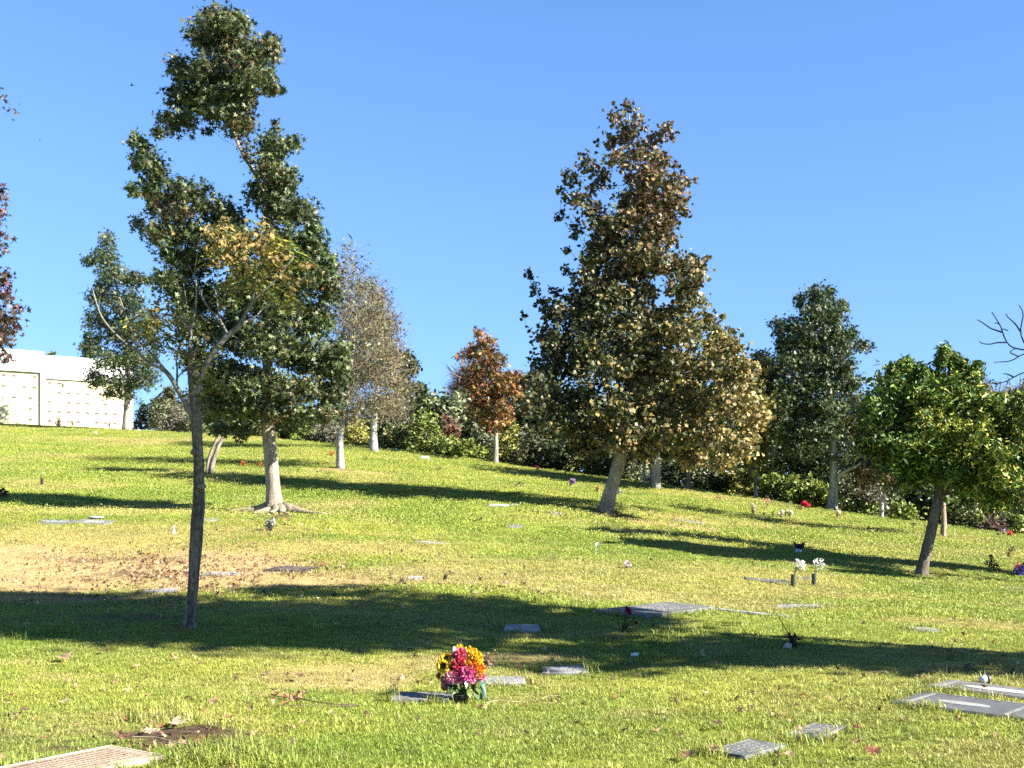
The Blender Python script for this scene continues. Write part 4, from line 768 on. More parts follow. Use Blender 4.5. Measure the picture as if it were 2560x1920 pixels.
# ------------------------------------------------------------------ crypt wall on the hill
def build_wall():
    Kf = 1.05; P0 = np.array([-24.2, 79.])*Kf; d = np.array([.79, .613]); n = np.array([.613, -.79]); ang = math.atan2(d[1], d[0])
    z0 = 5.0
    def bx(mb, s0, s1, o0, o1, za, zb, col):
        s0, s1, o0, o1 = s0*Kf, s1*Kf, o0*Kf, o1*Kf; za, zb = 1.6+(za-1.6)*Kf, 1.6+(zb-1.6)*Kf
        c = P0+d*(s0+s1)/2+n*(o0+o1)/2
        mb.box((c[0], c[1], (za+zb)/2), (s1-s0, o1-o0, zb-za), col, rz=ang)
    W = (.62, .61, .58); CR = (.56, .49, .30)
    c0 = P0+d*-3; root = empty('crypt_wall', (c0[0], c0[1], z0), 'long white crypt wall with cream niche panels and dark plaques', 'building')
    mb = MB()
    bx(mb, -5.62, 0, -1.8, -.2, z0, 10.24, W)                         # right hand block
    bx(mb, -5.62, 0, -.2, 0, 8.89, 10.24, W)                          # its fascia
    bx(mb, -.27, 0, -.2, 0, z0, 8.887, W)                             # end pier
    bx(mb, -5.62, -5.50, -.2, 0, z0, 8.887, W)
    bx(mb, -12, -5.623, -1.8, .0, z0, 10.42, W)                      # left block
    bx(mb, -12, -5.623, .0, .25, 9.22, 10.42, W)
    bx(mb, -5.86, -5.623, .0, .25, z0, 9.217, W)
    bx(mb, -5.66, 0, -1.82, .03, 10.243, 10.31, W); bx(mb, -12, -5.663, -1.82, .28, 10.423, 10.5, W)
    mb.build('wall', M_stucco, root)
    def panels(s0, s1, za, zb, cols, rows, off, name):
        q = MB(); ws = (s1-s0)/cols; hs = (zb-za)/rows
        for i in range(cols):
            for j in range(rows): bx(q, s0+i*ws+.0015, s0+(i+1)*ws-.0015, off-.05, off, za+j*hs+.0015, za+(j+1)*hs-.0015, CR)
        return ws, hs, q.build(name, M_stucco, root)
    rw, rh, rp = panels(-5.50, -.27, 5.93, 8.86, 9, 5, -.14, 'niche_panel'); lw, lh, lp = panels(-11.9, -5.86, 5.93, 9.19, 10, 5, .06, 'niche_panel')
    rng = np.random.default_rng(3)
    def plaque(s, z, off, shade, par):
        q = MB(); col = np.array([.075, .055, .04])*shade
        bx(q, s-.13, s+.13, off, off+.014, z-.045, z+.045, col); bx(q, s-.07, s+.07, off, off+.02, z+.046, z+.085, col)
        q.build('plaque', M_bronze, par)
    R_ = [(0, 0, 1), (1, 0, 0), (0, 1, 1), (1, 1, 1), (2, 1, 1), (3, 1, 1), (4, 1, .9), (5, 1, 1), (6, 1, 1), (0, 2, 1), (2, 2, 1), (3, 2, 1), (4, 2, 1), (6, 2, .7), (1, 3, 1), (2, 3, 1), (3, 3, 1), (4, 3, 1), (0, 4, 1), (1, 4, 1), (0, 2, 1), (1, 1, 1), (2, 0, 1), (3, 0, .5), (5, 0, 1), (6, 0, 1), (7, 0, 1), (7, 1, 1), (7, 3, .8), (8, 2, .8)]
    for i, j in sorted(set((a, b) for a, b, c in R_)):
        plaque(-5.50+(i+.5)*rw, 5.93+(j+.62)*rh, -.135, rng.uniform(.7, 1.5), rp)
    for i, j in ((9, 0), (9, 1), (9, 2), (9, 3), (9, 4), (8, 3), (7, 2), (7, 4), (6, 4), (5, 1), (6, 3)):
        plaque(-11.9+(i+.5)*lw-(.25 if j in (0, 1, 2) and i == 9 else 0), 5.93+(j+.6)*lh, .066, rng.uniform(.7, 1.5), lp)
    # flower cones hung on the panels
    for k, (i, j, lab) in enumerate(((1, 4, 'dark cone flower holder high on the cream panel'), (2, 0, 'dark cone flower holder low on the cream panel near the bare twigs'), (6, 0, 'dark cone flower holder low on the cream panel near the tree'))):
        c = P0+d*(-5.50+(i+.9)*rw)*Kf+n*(-.09); z = 1.6+(4.33+(j+.42)*rh)*Kf
        r = empty('flower_holder', (c[0], c[1], z-.1), lab, 'flower holder', 'cone holders on the crypt wall'); q = MB()
        q.lathe((c[0], c[1], z-.1), [(0, 0), (.03, .01), (.045, .22), (.035, .22), (.0, .1)], (.07, .06, .05), 10); q.build('cone', M_bronze, r, smooth=True)
        f = MB(); pts = np.array([c[0], c[1], z+.16])+rng.normal(size=(16, 3))*.05; add_leaves(f, pts, .09, pick([(1, (.1, .08, .04)), (1, (.12, .12, .05))], 16), OVAL); f.build('dried_flowers', M_leafdry, r)

# ------------------------------------------------------------------ flat grave markers
def grad(x, y):
    e = .3; return (float(height(x+e, y)-height(x-e, y))/(2*e), float(height(x, y+e)-height(x, y-e))/(2*e))
SL_DK = (.07, .07, .07); SL_GR = (.145, .145, .135); SL_LT = (.235, .23, .215); SL_TAN = (.50, .37, .24)
MARK = []
def marker(label, cx, cy, lx, ly, ang, top, col, det=(), name='grave_marker', mat_=None, frame=None):
    """lx along the direction ang, ly across it"""
    if cy > 19: col = tuple(q*.62 for q in col); top = min(top, .02)
    STONES.append((cx, cy, lx/2, ly/2, ang)); MARK.append((label, cx, cy, lx, ly, ang, top, col, det, name, mat_, frame))
def mk(label, u0, u1, v0, v1, ang, top, col, det=(), ly=None, **k):
    """marker from its extent in the photo: columns u0..u1, rows v0 (back) to v1 (front)"""
    a = G((u0+u1)/2, v1); b = G((u0+u1)/2, v0); cy = (a[1]+b[1])/2; lx = (u1-u0)*cy/F; cx = ((u0+u1)/2-CX)*cy/F
    marker(label, cx, cy, lx, ly or min(max(b[1]-a[1], .26), .75), ang, top, col, det, **k)
def build_markers():
    for label, cx, cy, lx, ly, ang, top, col, det, name, mat_, frame in MARK:
        z = float(height(cx, cy)); gx, gy = grad(cx, cy); ca, sa = math.cos(ang), math.sin(ang)
        def sh(mb):
            for v in mb.V: v[:, 2] += gx*(v[:, 0]-cx)+gy*(v[:, 1]-cy)
        def loc(a, b): return (cx+a*ca-b*sa, cy+a*sa+b*ca)
        root = empty(name, (cx, cy, z), label, 'grave marker')
        mb = MB()
        if frame:
            mb.box((cx, cy, z+top-.06), (lx, ly, .12), frame, rz=ang, bev=.012); sh(mb); mb.build('base', mat_ or M_stone, root)
            mb = MB(); mb.box((cx, cy, z+top+.013), (lx-.11, ly-.11, .022), col, rz=ang, bev=.006); sh(mb); slab = mb.build('plaque', M_bronze, root); t = top+.024
        else:
            mb.box((cx, cy, z+top-.06), (lx, ly, .12), col, rz=ang, bev=.012); sh(mb); slab = mb.build('slab', mat_ or M_stone, root); t = top
        rng = np.random.default_rng(int(abs(cx*100)))
        for dn, items in det:
            for it in items:
                q = MB(); kind = it[0]
                if kind == 'text':            # ('text', a0, a1, b, h, col): a line of worn engraved strokes along the long side
                    _, a0, a1, b, h, c = it; a = a0
                    while a < a1:
                        w = h*rng.uniform(.25, .8); x, y = loc(a+w/2, b+rng.normal()*h*.05)
                        q.box((x, y, z+t+.001), (w, h*rng.uniform(.5, 1), .003), c, rz=ang+rng.normal()*.1); a += w+h*rng.choice([.16, .22, .5])
                elif kind == 'bar':           # ('bar', a, b, la, lb, col)
                    _, a, b, la, lb, c = it; x, y = loc(a, b); q.box((x, y, z+t+.0012), (la, lb, .0045), c, rz=ang)
                elif kind == 'oval':
                    _, a, b, la, lb, c = it; m = 20; vs = []
                    for zz in (0, .004):
                        for k in range(m):
                            x, y = loc(a+math.cos(k*2*math.pi/m)*la/2, b+math.sin(k*2*math.pi/m)*lb/2); vs.append((x, y, z+t-.0005+zz))
                    q.poly(vs, [tuple(range(m, 2*m))]+[(k, (k+1) % m, m+(k+1) % m, m+k) for k in range(m)], c)
                elif kind == 'ring':
                    _, a, b, r, c = it; x, y = loc(a, b); q.lathe((x, y, z+t), [(r, -.002), (r, .004), (r*.7, .004), (r*.65, -.001), (0, -.001)], c, 18)
                sh(q); q.build({'text': 'lettering', 'bar': 'border_line', 'oval': 'emblem', 'ring': 'vase_ring'}[kind], M_bronze if kind == 'ring' else M_stone, slab)
LTXT = (.165, .16, .15)
def lines(n, lx, ly, c, h=None):
    h = h or ly/(n*1.9); return [('text', -lx*rr, lx*rr, ly*.36-(k+.5)*ly*.72/n, h*(1.35 if k == 0 else .9), c) for k, rr in zip(range(n), [.36, .3, .38, .26, .33, .3])]
def define_markers():
    # foreground
    a = math.atan2(-.45, -.30)
    def corner(cx0, cy0, la, lb, ang): return (cx0+la/2*math.cos(ang)-lb/2*math.sin(ang), cy0+la/2*math.sin(ang)+lb/2*math.cos(ang))
    x, y = corner(-2.555, 7.87, .95, .53, a)
    marker('tan stone marker with rows of worn lettering in the bottom left corner', x, y, .95, .53, a, .035, (.34, .255, .18), [('lettering', [('text', -.38, .30, b_, h_, (.16, .11, .07)) for b_, h_ in ((-.16, .032), (-.10, .02), (-.05, .022), (.0, .02), (.05, .022), (.1, .018), (.15, .02))]), ('border', [('bar', 0, -.235, .9, .014, (.44, .37, .28)), ('bar', -.445, 0, .014, .46, (.44, .37, .28))])])
    mk('grey marker set in the grass left of the bright bouquet', 980, 1132, 1741, 1758, .02, .035, SL_GR, [('lettering', lines(3, .5, .3, LTXT)), ('border', [('bar', 0, .12, .45, .012, (.19, .185, .175))])], ly=.32)
    mk('pale grey marker just behind the green vase of the bouquet', 1212, 1312, 1698, 1717, -.03, .03, SL_LT, [('lettering', lines(3, .3, .3, (.25, .25, .24)))], ly=.3)
    mk('light marker behind and right of the bouquet edged by shade', 1354, 1472, 1672, 1687, -.03, .025, SL_LT, [('lettering', lines(2, .4, .28, (.28, .28, .27)))], ly=.3)
    marker('dark stone marker nearest the bottom edge at right', 1.49, 7.82, .50, .29, math.atan2(-.72, -.69)+math.pi, .03, (.12, .125, .115), [('lettering', lines(4, .5, .29, LTXT)), ('border', [('bar', 0, .125, .46, .012, LTXT), ('bar', -.235, 0, .012, .24, LTXT)])])
    marker('dark stone marker behind the one nearest the bottom edge', 2.065, 8.39, .50, .24, math.radians(53), .025, (.13, .115, .115), [('lettering', lines(3, .5, .24, LTXT)), ('border', [('bar', 0, .10, .46, .01, LTXT)])])
    a = math.atan2(-.68, .73)
    x, y = corner(2.87, 9.38, 1.75, .57, a)
    marker('long black marker with white ovals and bars at the right edge', x, y, 1.75, .57, a, .025, (.095, .095, .095), [('emblem', [('oval', -.42, -.02, .40, .13, (.26, .255, .24)), ('bar', -.765, .02, .03, .46, (.2, .195, .185)), ('bar', -.80, -.22, .14, .02, (.2, .195, .185)), ('bar', -.03, -.03, .028, .44, (.19, .185, .175)), ('bar', .30, -.03, .03, .42, (.19, .185, .175)), ('bar', .34, -.03, .03, .42, (.19, .185, .175)), ('bar', 0, .262, 1.66, .012, (.3, .3, .28))]), ('lettering', [('text', .06, .22, .0, .05, LTXT), ('text', .45, .8, .05, .05, LTXT), ('text', .48, .78, -.05, .04, LTXT)]), ('vase_ring', [('ring', .40, -.2, .06, (.05, .05, .05))])])
    x, y = corner(3.36, 10.06, 1.6, .45, a)
    marker('grey weathered marker behind the long black one at right edge', x, y, 1.6, .45, a, .025, (.14, .132, .122), [('emblem', [('bar', -.70, 0, .025, .4, LTXT), ('oval', -.25, -.02, .62, .14, (.42, .40, .36)), ('bar', .35, 0, .03, .4, LTXT)]), ('lettering', [('text', .1, .32, .06, .045, LTXT), ('text', .1, .3, -.06, .045, LTXT)])])
    a = math.atan2(.81, .586)
    x, y = corner(1.57, 14.44, 1.75, .70, a)
    marker('large grey raised grave slab beside the withered red rose', x, y, 1.75, .72, a, .045, (.125, .125, .118), [('lettering', lines(5, 1.4, .7, (.2, .195, .185))), ('emblem', [('bar', -.35, .18, .34, .14, (.26, .255, .24)), ('oval', -.28, -.02, .1, .06, (.26, .255, .24))])])
    a = math.atan2(-.9, 1.16)
    x, y = corner(2.30, 16.18, 1.40, .42, a)
    marker('long grey slab lying across the end of the large raised slab', x, y, 1.40, .42, a, .035, (.14, .135, .128), [('lettering', lines(2, 1.2, .42, (.28, .27, .255))), ('border', [('bar', 0, -.17, 1.34, .02, (.28, .27, .25))]), ('vase_ring', [('ring', -.45, .05, .08, (.1, .1, .09))])])
    mk('pale marker with a round vase ring behind the spiky plant pot', 1944, 2060, 1508, 1527, -.35, .02, SL_LT, [('vase_ring', [('ring', -.2, .05, .06, (.12, .11, .1))]), ('lettering', lines(2, .5, .3, (.3, .3, .28)))], ly=.36)
    mk('pale square marker sunk in the sunlit grass at right', 2276, 2344, 1571, 1583, 0, .02, SL_LT, [('lettering', lines(2, .3, .3, (.34, .34, .32)))], ly=.32)
    mk('grey marker to the left of the two white flower vases', 1862, 1972, 1448, 1458, -.08, .02, SL_GR, [('lettering', lines(2, .6, .3, LTXT))], ly=.42)
    mk('grey marker between the twin vases and the lawn behind them', 1990, 2030, 1443, 1452, -.06, .02, SL_GR, ly=.4)
    mk('dark bronze plate on a pale stone border right of the bare patch', 662, 800, 1417, 1437, -.30, .05, (.085, .065, .06), [('lettering', lines(5, .7, .45, (.16, .125, .105)))], ly=.62, frame=(.32, .28, .22))
    mk('thin sunken marker just right of the slender trunk', 506, 598, 1434, 1442, -.10, .035, (.19, .17, .145), [('lettering', lines(2, .5, .3, (.5, .46, .4)))], ly=.34)
    mk('white marker just left of the slender trunk beside the shade', 358, 446, 1476, 1486, .12, .03, (.3, .29, .26), [('lettering', lines(2, .4, .3, (.4, .39, .37)))], ly=.34)
    mk('flat pale blue grey marker left of the raised one with a disc', 98, 182, 1301, 1310, 0, .015, (.20, .21, .205), [('lettering', lines(2, .6, .3, (.3, .3, .3)))], ly=.5)
    mk('raised pale marker in front of the round white disc', 188, 282, 1300, 1312, -.25, .05, (.27, .265, .245), [('lettering', lines(2, .6, .3, (.36, .35, .33)))], ly=.5)
    mk('pale stone slab between slender trunk and tall sweetgum roots', 504, 548, 1296, 1306, .35, .05, (.36, .33, .28), ly=.4)
    mk('thin pale marker in the middle of the open sunny lawn', 1040, 1108, 1354, 1361, -.1, .03, (.32, .30, .25), [('lettering', lines(2, .5, .3, (.34, .32, .28)))], ly=.34)
    mk('dark marker lying in the deep shade at centre', 1262, 1352, 1570, 1580, -.08, .035, (.3, .31, .33), [('lettering', lines(3, .4, .3, LTXT))], ly=.36)
    mk('whitish marker in the shade streak left of the leaning sycamore', 1222, 1272, 1261, 1268, -.05, .03, (.5, .5, .52), ly=.5)
    mk('smaller whitish marker right of the whitish one in the shade streak', 1278, 1300, 1260, 1266, 0, .03, (.45, .45, .47), ly=.4)
    mk('grey sunken marker under the leaning sycamore shade', 1370, 1410, 1281, 1288, -.05, .02, (.25, .245, .24), ly=.5)
    mk('flat grey marker in the lawn right of the leaning sycamore', 1682, 1764, 1301, 1308, -.03, .02, (.25, .245, .225), ly=.5)
    mk('faint grey marker in thin grass below the sycamore streak', 1262, 1304, 1312, 1319, 0, .02, (.25, .25, .235), ly=.5)
    mk('pale marker behind the small dark cube vase', 1018, 1056, 1444, 1452, .05, .03, (.3, .28, .24), ly=.36)
    mk('small pale marker at the far right edge of the lawn', 2506, 2556, 1468, 1474, 0, .02, (.28, .27, .24), ly=.36)

# ------------------------------------------------------------------ flowers, vases, small things
def frame3(d):
    d = np.asarray(d, float); d = d/np.linalg.norm(d); a = np.cross(d, [.1, .3, 1.]); a /= np.linalg.norm(a); return a, np.cross(d, a), d
def sunflower(pm, cm, c, d, r, col, colc=(.03, .018, .012)):
    a, b, d = frame3(d)
    for ring, (k, rr, lift) in enumerate(((17, 1.0, .05), (15, .82, .22))):
        for i in range(k):
            t = i*2*math.pi/k+ring*.2+random.uniform(-.08, .08); e = a*math.cos(t)+b*math.sin(t); s = -a*math.sin(t)+b*math.cos(t); l = r*rr*random.uniform(.88, 1.08)
            cc = np.array(col)*random.uniform(.8, 1.15)
            pm.raw([c+e*r*.28, c+e*l*.62+s*r*.15+d*r*(lift+.08), c+e*l+d*r*lift*.6, c+e*l*.62-s*r*.15+d*r*(lift+.02)], [0, 1, 2, 3], [4], cc)
    tl = (d[0], d[1]) if abs(d[2]) > .3 else None
    m = 12; ring = [c+(a*math.cos(k*2*math.pi/m)+b*math.sin(k*2*math.pi/m))*r*.34+d*r*.12 for k in range(m)]
    cm.poly(ring+[c+(q-c)*.55+d*r*.12 for q in ring]+[c+d*r*.22], [(k, (k+1) % m, m+(k+1) % m, m+k) for k in range(m)]+[(m+k, m+(k+1) % m, 2*m) for k in range(m)], colc)
def rose(pm, c, d, r, col, col2=None, rings=((6, 1.0, .25), (6, .82, .6), (5, .6, .95), (4, .36, 1.2))):
    a, b, d = frame3(d); col2 = col if col2 is None else col2
    for ri, (k, rr, lf) in enumerate(rings):
        for i in range(k):
            t = i*2*math.pi/k+ri*.5+random.uniform(-.15, .15); e = a*math.cos(t)+b*math.sin(t); s = -a*math.sin(t)+b*math.cos(t)
            w = r*rr*2.2/k*1.25; base = c+e*r*rr*.25; tip = c+e*r*rr+d*r*lf*.75
            cc = (np.array(col)*(1-ri/3.)+np.array(col2)*(ri/3.))*random.uniform(.78, 1.18)
            mid = (base+tip)/2-d*r*.08+e*r*.08
            pm.raw([base, mid+s*w*.9, tip+s*w*.6+e*r*.12, tip+d*r*.06, tip-s*w*.6+e*r*.12, mid-s*w*.9], [0, 1, 2, 3, 4, 5], [6], cc)
def big_leaf(mb, c, d, L, w, col, droop=.5):
    d = np.asarray(d, float); d /= np.linalg.norm(d); s = np.cross(d, [0, 0, 1.]); s /= np.linalg.norm(s)+1e-6; t = [0, .25, .55, .8, 1]; ww = [.1, .8, 1, .6, .02]
    v = []
    for k, q in zip(t, ww):
        p = c+d*L*k+np.array([0, 0, -droop*L*k*k]); up = np.array([0, 0, .25*w*q]); v += [p-s*w*q/2+up, p, p+s*w*q/2+up]
    f = []
    for i in range(4): f += [(3*i, 3*i+1, 3*i+4, 3*i+3), (3*i+1, 3*i+2, 3*i+5, 3*i+4)]
    mb.poly(v, f, col)
def build_bouquet():
    base = G(1153, 1758); D = float(base[1]); S = D/F
    q = lambda x, y, dd=0.0: P3(1060+x/8.508, 1590+y/8.508, D+dd)
    root = empty('flower_bouquet', base, 'bright bouquet of yellow pink and orange artificial flowers in a black cup', 'bouquet')
    cup = MB(); r = 18.5*S; c = q(800, 1440); c[2] = base[2]-.02
    cup.lathe(c, [(r*.75, 0), (r*.9, .02), (r*1.0, .085), (r*1.06, .088), (r*.98, .092), (r*.8, .03), (0, .03)], (.035, .03, .03), 20); cup.build('cup', M_plastic, root, smooth=True)
    pt, ce, st, lf = MB(), MB(), MB(), MB(); top = c+np.array([0, 0, .07])
    Y = (.62, .43, .02); YO = (.62, .33, .02); RD = (.52, .05, .07); PK = (.58, .14, .25); MG = (.50, .045, .26); LP = (.60, .26, .34); OR = (.62, .17, .02)
    heads = []
    for x, y, dd, rr, d, col in ((420, 640, -.02, 24, (-.3, -.9, .15), Y), (470, 480, .03, 22, (-.2, -.5, .6), YO), (560, 690, -.05, 17, (.75, -.8, .1), Y)):
        p = q(x, y, dd); sunflower(pt, ce, p, d, rr*S, col); heads.append(p)
    for x, y, dd, rr, d, c1, c2 in ((1050, 430, .0, 21, (.3, -.5, .8), Y, YO), (950, 350, .05, 17, (.0, -.3, .9), Y, Y), (1120, 480, -.03, 17, (.6, -.6, .5), YO, Y), (760, 290, .06, 14, (0, -.2, 1), Y, Y), (780, 380, -.03, 16, (.1, -.8, .6), PK, RD), (730, 440, -.02, 16, (-.2, -.8, .5), RD, PK), (790, 500, -.05, 15, (.2, -.9, .3), PK, RD),
                                    (740, 600, -.06, 18, (0, -1, .2), RD, RD), (720, 710, -.06, 15, (-.1, -1, .0), RD, RD), (800, 640, -.05, 13, (.3, -.9, .1), PK, PK), (940, 620, -.05, 17, (.2, -.9, .3), OR, YO), (1050, 640, -.06, 16, (.3, -.9, .2), OR, OR), (1180, 690, -.03, 16, (.6, -.7, .2), YO, OR), (1140, 800, -.05, 14, (.5, -.8, 0), OR, YO),
                                    (920, 790, -.08, 20, (0, -1, .1), MG, PK), (1000, 740, -.06, 14, (.2, -.9, .3), (.70, .30, .62), (.66, .16, .5)), (850, 740, -.06, 12, (0, -.9, .3), (.74, .35, .6), MG), (590, 850, -.07, 16, (-.2, -1, .1), PK, LP), (550, 950, -.07, 9, (-.1, -1, -.1), LP, PK), (660, 950, -.08, 9, (0, -1, -.1), LP, LP), (770, 940, -.08, 9, (0, -1, -.1), LP, PK), (760, 880, -.06, 9, (0, -1, 0), LP, LP),
                                    (1010, 890, -.07, 14, (.2, -1, 0), PK, LP), (1210, 860, -.04, 13, (.5, -.9, 0), LP, PK), (430, 930, -.03, 10, (-.5, -.8, 0), LP, (.6, .2, .2)), (440, 1010, -.03, 10, (-.5, -.8, -.2), (.6, .25, .22), LP), (440, 1090, -.02, 9, (-.4, -.8, -.3), (.5, .07, .06), (.4, .06, .06)), (340, 850, .0, 10, (-.8, -.5, .1), (.45, .13, .04), (.4, .1, .04))):
        p = q(x, y, dd); rose(pt, p, d, rr*S, c1, c2); heads.append(p)
    for p in heads: st.tube(np.array([top, (top+p)/2+np.array([0, .01, -.01]), p-np.array([0, 0, .01])]), .0022, (.06, .11, .03), sides=5)
    wh = (.80, .80, .76)
    p = q(640, 300, .04); pt.lathe(p-np.array([0, 0, 7*S]), [(2*S, 0), (5*S, 4*S), (5.5*S, 9*S), (4*S, 14*S), (0, 17*S)], wh, 10); st.tube([top, p], .002, (.06, .11, .03), sides=5)
    G1, G2 = (.03, .075, .03), (.045, .10, .035)
    rng = np.random.default_rng(8)
    for k in range(34):
        x, y = rng.uniform(520, 1120), rng.uniform(950, 1180); a = math.atan2(-1, (x-820)/260)+rng.normal()*.4
        big_leaf(lf, q(x, y, rng.uniform(-.05, .05)), (math.cos(a)*.8+rng.normal()*.3, -.7+rng.normal()*.5, .2), rng.uniform(.05, .09), .032, G1 if k % 2 else G2, .7)
    big_leaf(lf, q(900, 960, -.09), (.05, -.3, -.9), .05, .028, (.62, .64, .55), .1)
    big_leaf(lf, q(1130, 980, -.06), (.6, -.5, .3), .10, .05, (.05, .12, .07), 1.3); big_leaf(lf, q(1060, 1180, -.07), (.5, -.7, -.1), .07, .04, (.06, .13, .06), .8); big_leaf(lf, q(900, 1230, -.08), (.5, -.6, .1), .06, .03, (.22, .30, .16), .6); big_leaf(lf, q(700, 1200, -.08), (-.5, -.6, .1), .06, .03, (.20, .28, .15), .6)
    pt.build('blossoms', M_petal, root); ce.build('flower_centres', M_petal, root); st.build('stems', M_plastic, root); lf.build('leaves', M_leaf, root)
    # the tall green vase standing beside it, with dried sprigs
    b = G(1207, 1752); root = empty('flower_vase', b, 'tall green plastic vase with dried brown sprigs touching the bright bouquet', 'vase'); S = float(b[1])/F; mb = MB()
    mb.lathe(b-np.array([0, 0, .02]), [(6.2*S, 0), (7*S, .03), (7.6*S, .24), (8.2*S, .245), (7.2*S, .25), (6.6*S, .05), (0, .05)], (.045, .105, .08), 20); mb.build('cup', M_plastic, root, smooth=True)
    tw = MB(); lf = MB()
    for k in range(16):
        e = b+np.array([rng.normal()*.045+.035, rng.normal()*.03, .27+rng.uniform(0, .13)]); tw.tube([b+np.array([0, 0, .15]), (b+np.array([0, 0, .2])+e)/2, e], .0016, (.2, .14, .09), sides=4)
        pp = e+rng.normal(size=(7, 3))*.018; add_leaves(lf, pp, .02, pick([(2, (.22, .14, .10)), (1, (.30, .2, .16)), (1, (.08, .04, .04))], 7, rng), ROUND, rng=rng)
    tw.build('stems', M_twig, root); lf.build('dried_flowers', M_leafdry, root)

def small(name, label, cat, u, v, vase=None, fl=(), leaves=None, stems=True, D=None, group=None, lean=(0, 0), base_lift=0.0, shape=ROUND, petal=None, twigs=0, twc=(.16, .11, .07), seed=None):
    """vase: (width px, height px, colour[, flare]); fl: (du, dv, r px, palette, count) flower masses; leaves: the same for foliage"""
    b = G(u, v); D = float(b[1]); S = D/F; seed = seed or int(u*7+v*3); rng = np.random.default_rng(seed)
    root = empty(name, b, label, cat, group); top = b+np.array([0, 0, .02])
    if vase:
        w, h, col = vase[:3]; fl_ = vase[3] if len(vase) > 3 else 1.08; r = w*S/2; H = h*S
        mb = MB(); mb.lathe(b-np.array([0, 0, .015]), [(0, 0), (r*.92, 0), (r, H*.08), (r*fl_, H*.97+.015), (r*fl_*1.06, H+.015), (r*fl_*.9, H+.02), (r*.82, H*.4), (0, H*.4)], col, 14, tilt=lean if lean != (0, 0) else None)
        mb.build('cup', M_bronze if max(col) < .2 else M_plastic, root, smooth=True); top = b+np.array([0, 0, H*.9])
    st = MB()
    for lst, nm, mt in ((fl, 'blossoms', M_petal), (leaves or (), 'foliage', M_leaf)):
        if not lst: continue
        q = MB()
        for du, dv, rp, pal, n in lst:
            c = b+np.array([du*S, 0, -dv*S]); r = rp*S
            d = rng.normal(size=(n, 3)); d /= np.linalg.norm(d, axis=1)[:, None]; pp = c+d*r*(rng.uniform(0, 1, n)**.4)[:, None]*np.array([1, .9, .85])
            cols = np.clip(pick(pal, n, rng)*rng.uniform(.75, 1.2, (n, 1)), .004, .9)
            add_leaves(q, pp, (petal or max(.022, rp*S*.55))*rng.uniform(.7, 1.2, n), cols, shape if nm == 'blossoms' else OVAL, -.1, updir=d*1.2, rng=rng)
            if stems:
                for k in range(4): e = c+rng.normal(size=3)*r*.4; st.tube([top, (top+e)/2+rng.normal(size=3)*r*.1, e], max(.002, .35*S), (.09, .11, .04), sides=4)
        q.build(nm, mt, root)
    for k in range(twigs):
        a = rng.uniform(0, 6.28); L = rng.uniform(.5, 1)*(fl[0][2] if fl else 14)*S*2; e = top+np.array([math.cos(a)*L*.5, math.sin(a)*L*.5, L*.8]); st.tube([top, (top+e)/2+rng.normal(size=3)*L*.08, e], max(.0018, .35*S), twc, sides=4)
    if st.n: st.build('stems', M_twig, root)
    return root
WHT = [(4, (.78, .76, .70)), (1, (.6, .56, .45))]; CREAM = [(3, (.70, .64, .48)), (1, (.5, .42, .28))]; ORG = [(3, (.62, .20, .05)), (1, (.45, .16, .06))]; RED = [(3, (.55, .05, .06)), (1, (.35, .03, .04))]; PNK = [(2, (.72, .38, .38)), (2, (.5, .14, .10)), (1, (.75, .6, .55))]; PUR = [(3, (.30, .18, .40)), (1, (.45, .32, .5))]; BLU = [(3, (.10, .06, .42)), (1, (.25, .2, .6))]
MAR = [(3, (.11, .022, .03)), (2, (.06, .02, .025)), (1, (.22, .05, .05))]; DRY_ = [(2, (.20, .13, .08)), (1, (.12, .08, .05)), (1, (.28, .2, .12))]; GRN_ = [(2, (.06, .11, .03)), (1, (.10, .16, .04))]; BLKG = [(2, (.02, .02, .02)), (1, (.05, .05, .035))]; YEL_ = [(2, (.65, .50, .06)), (1, (.4, .35, .08))]
BK = (.03, .028, .026)
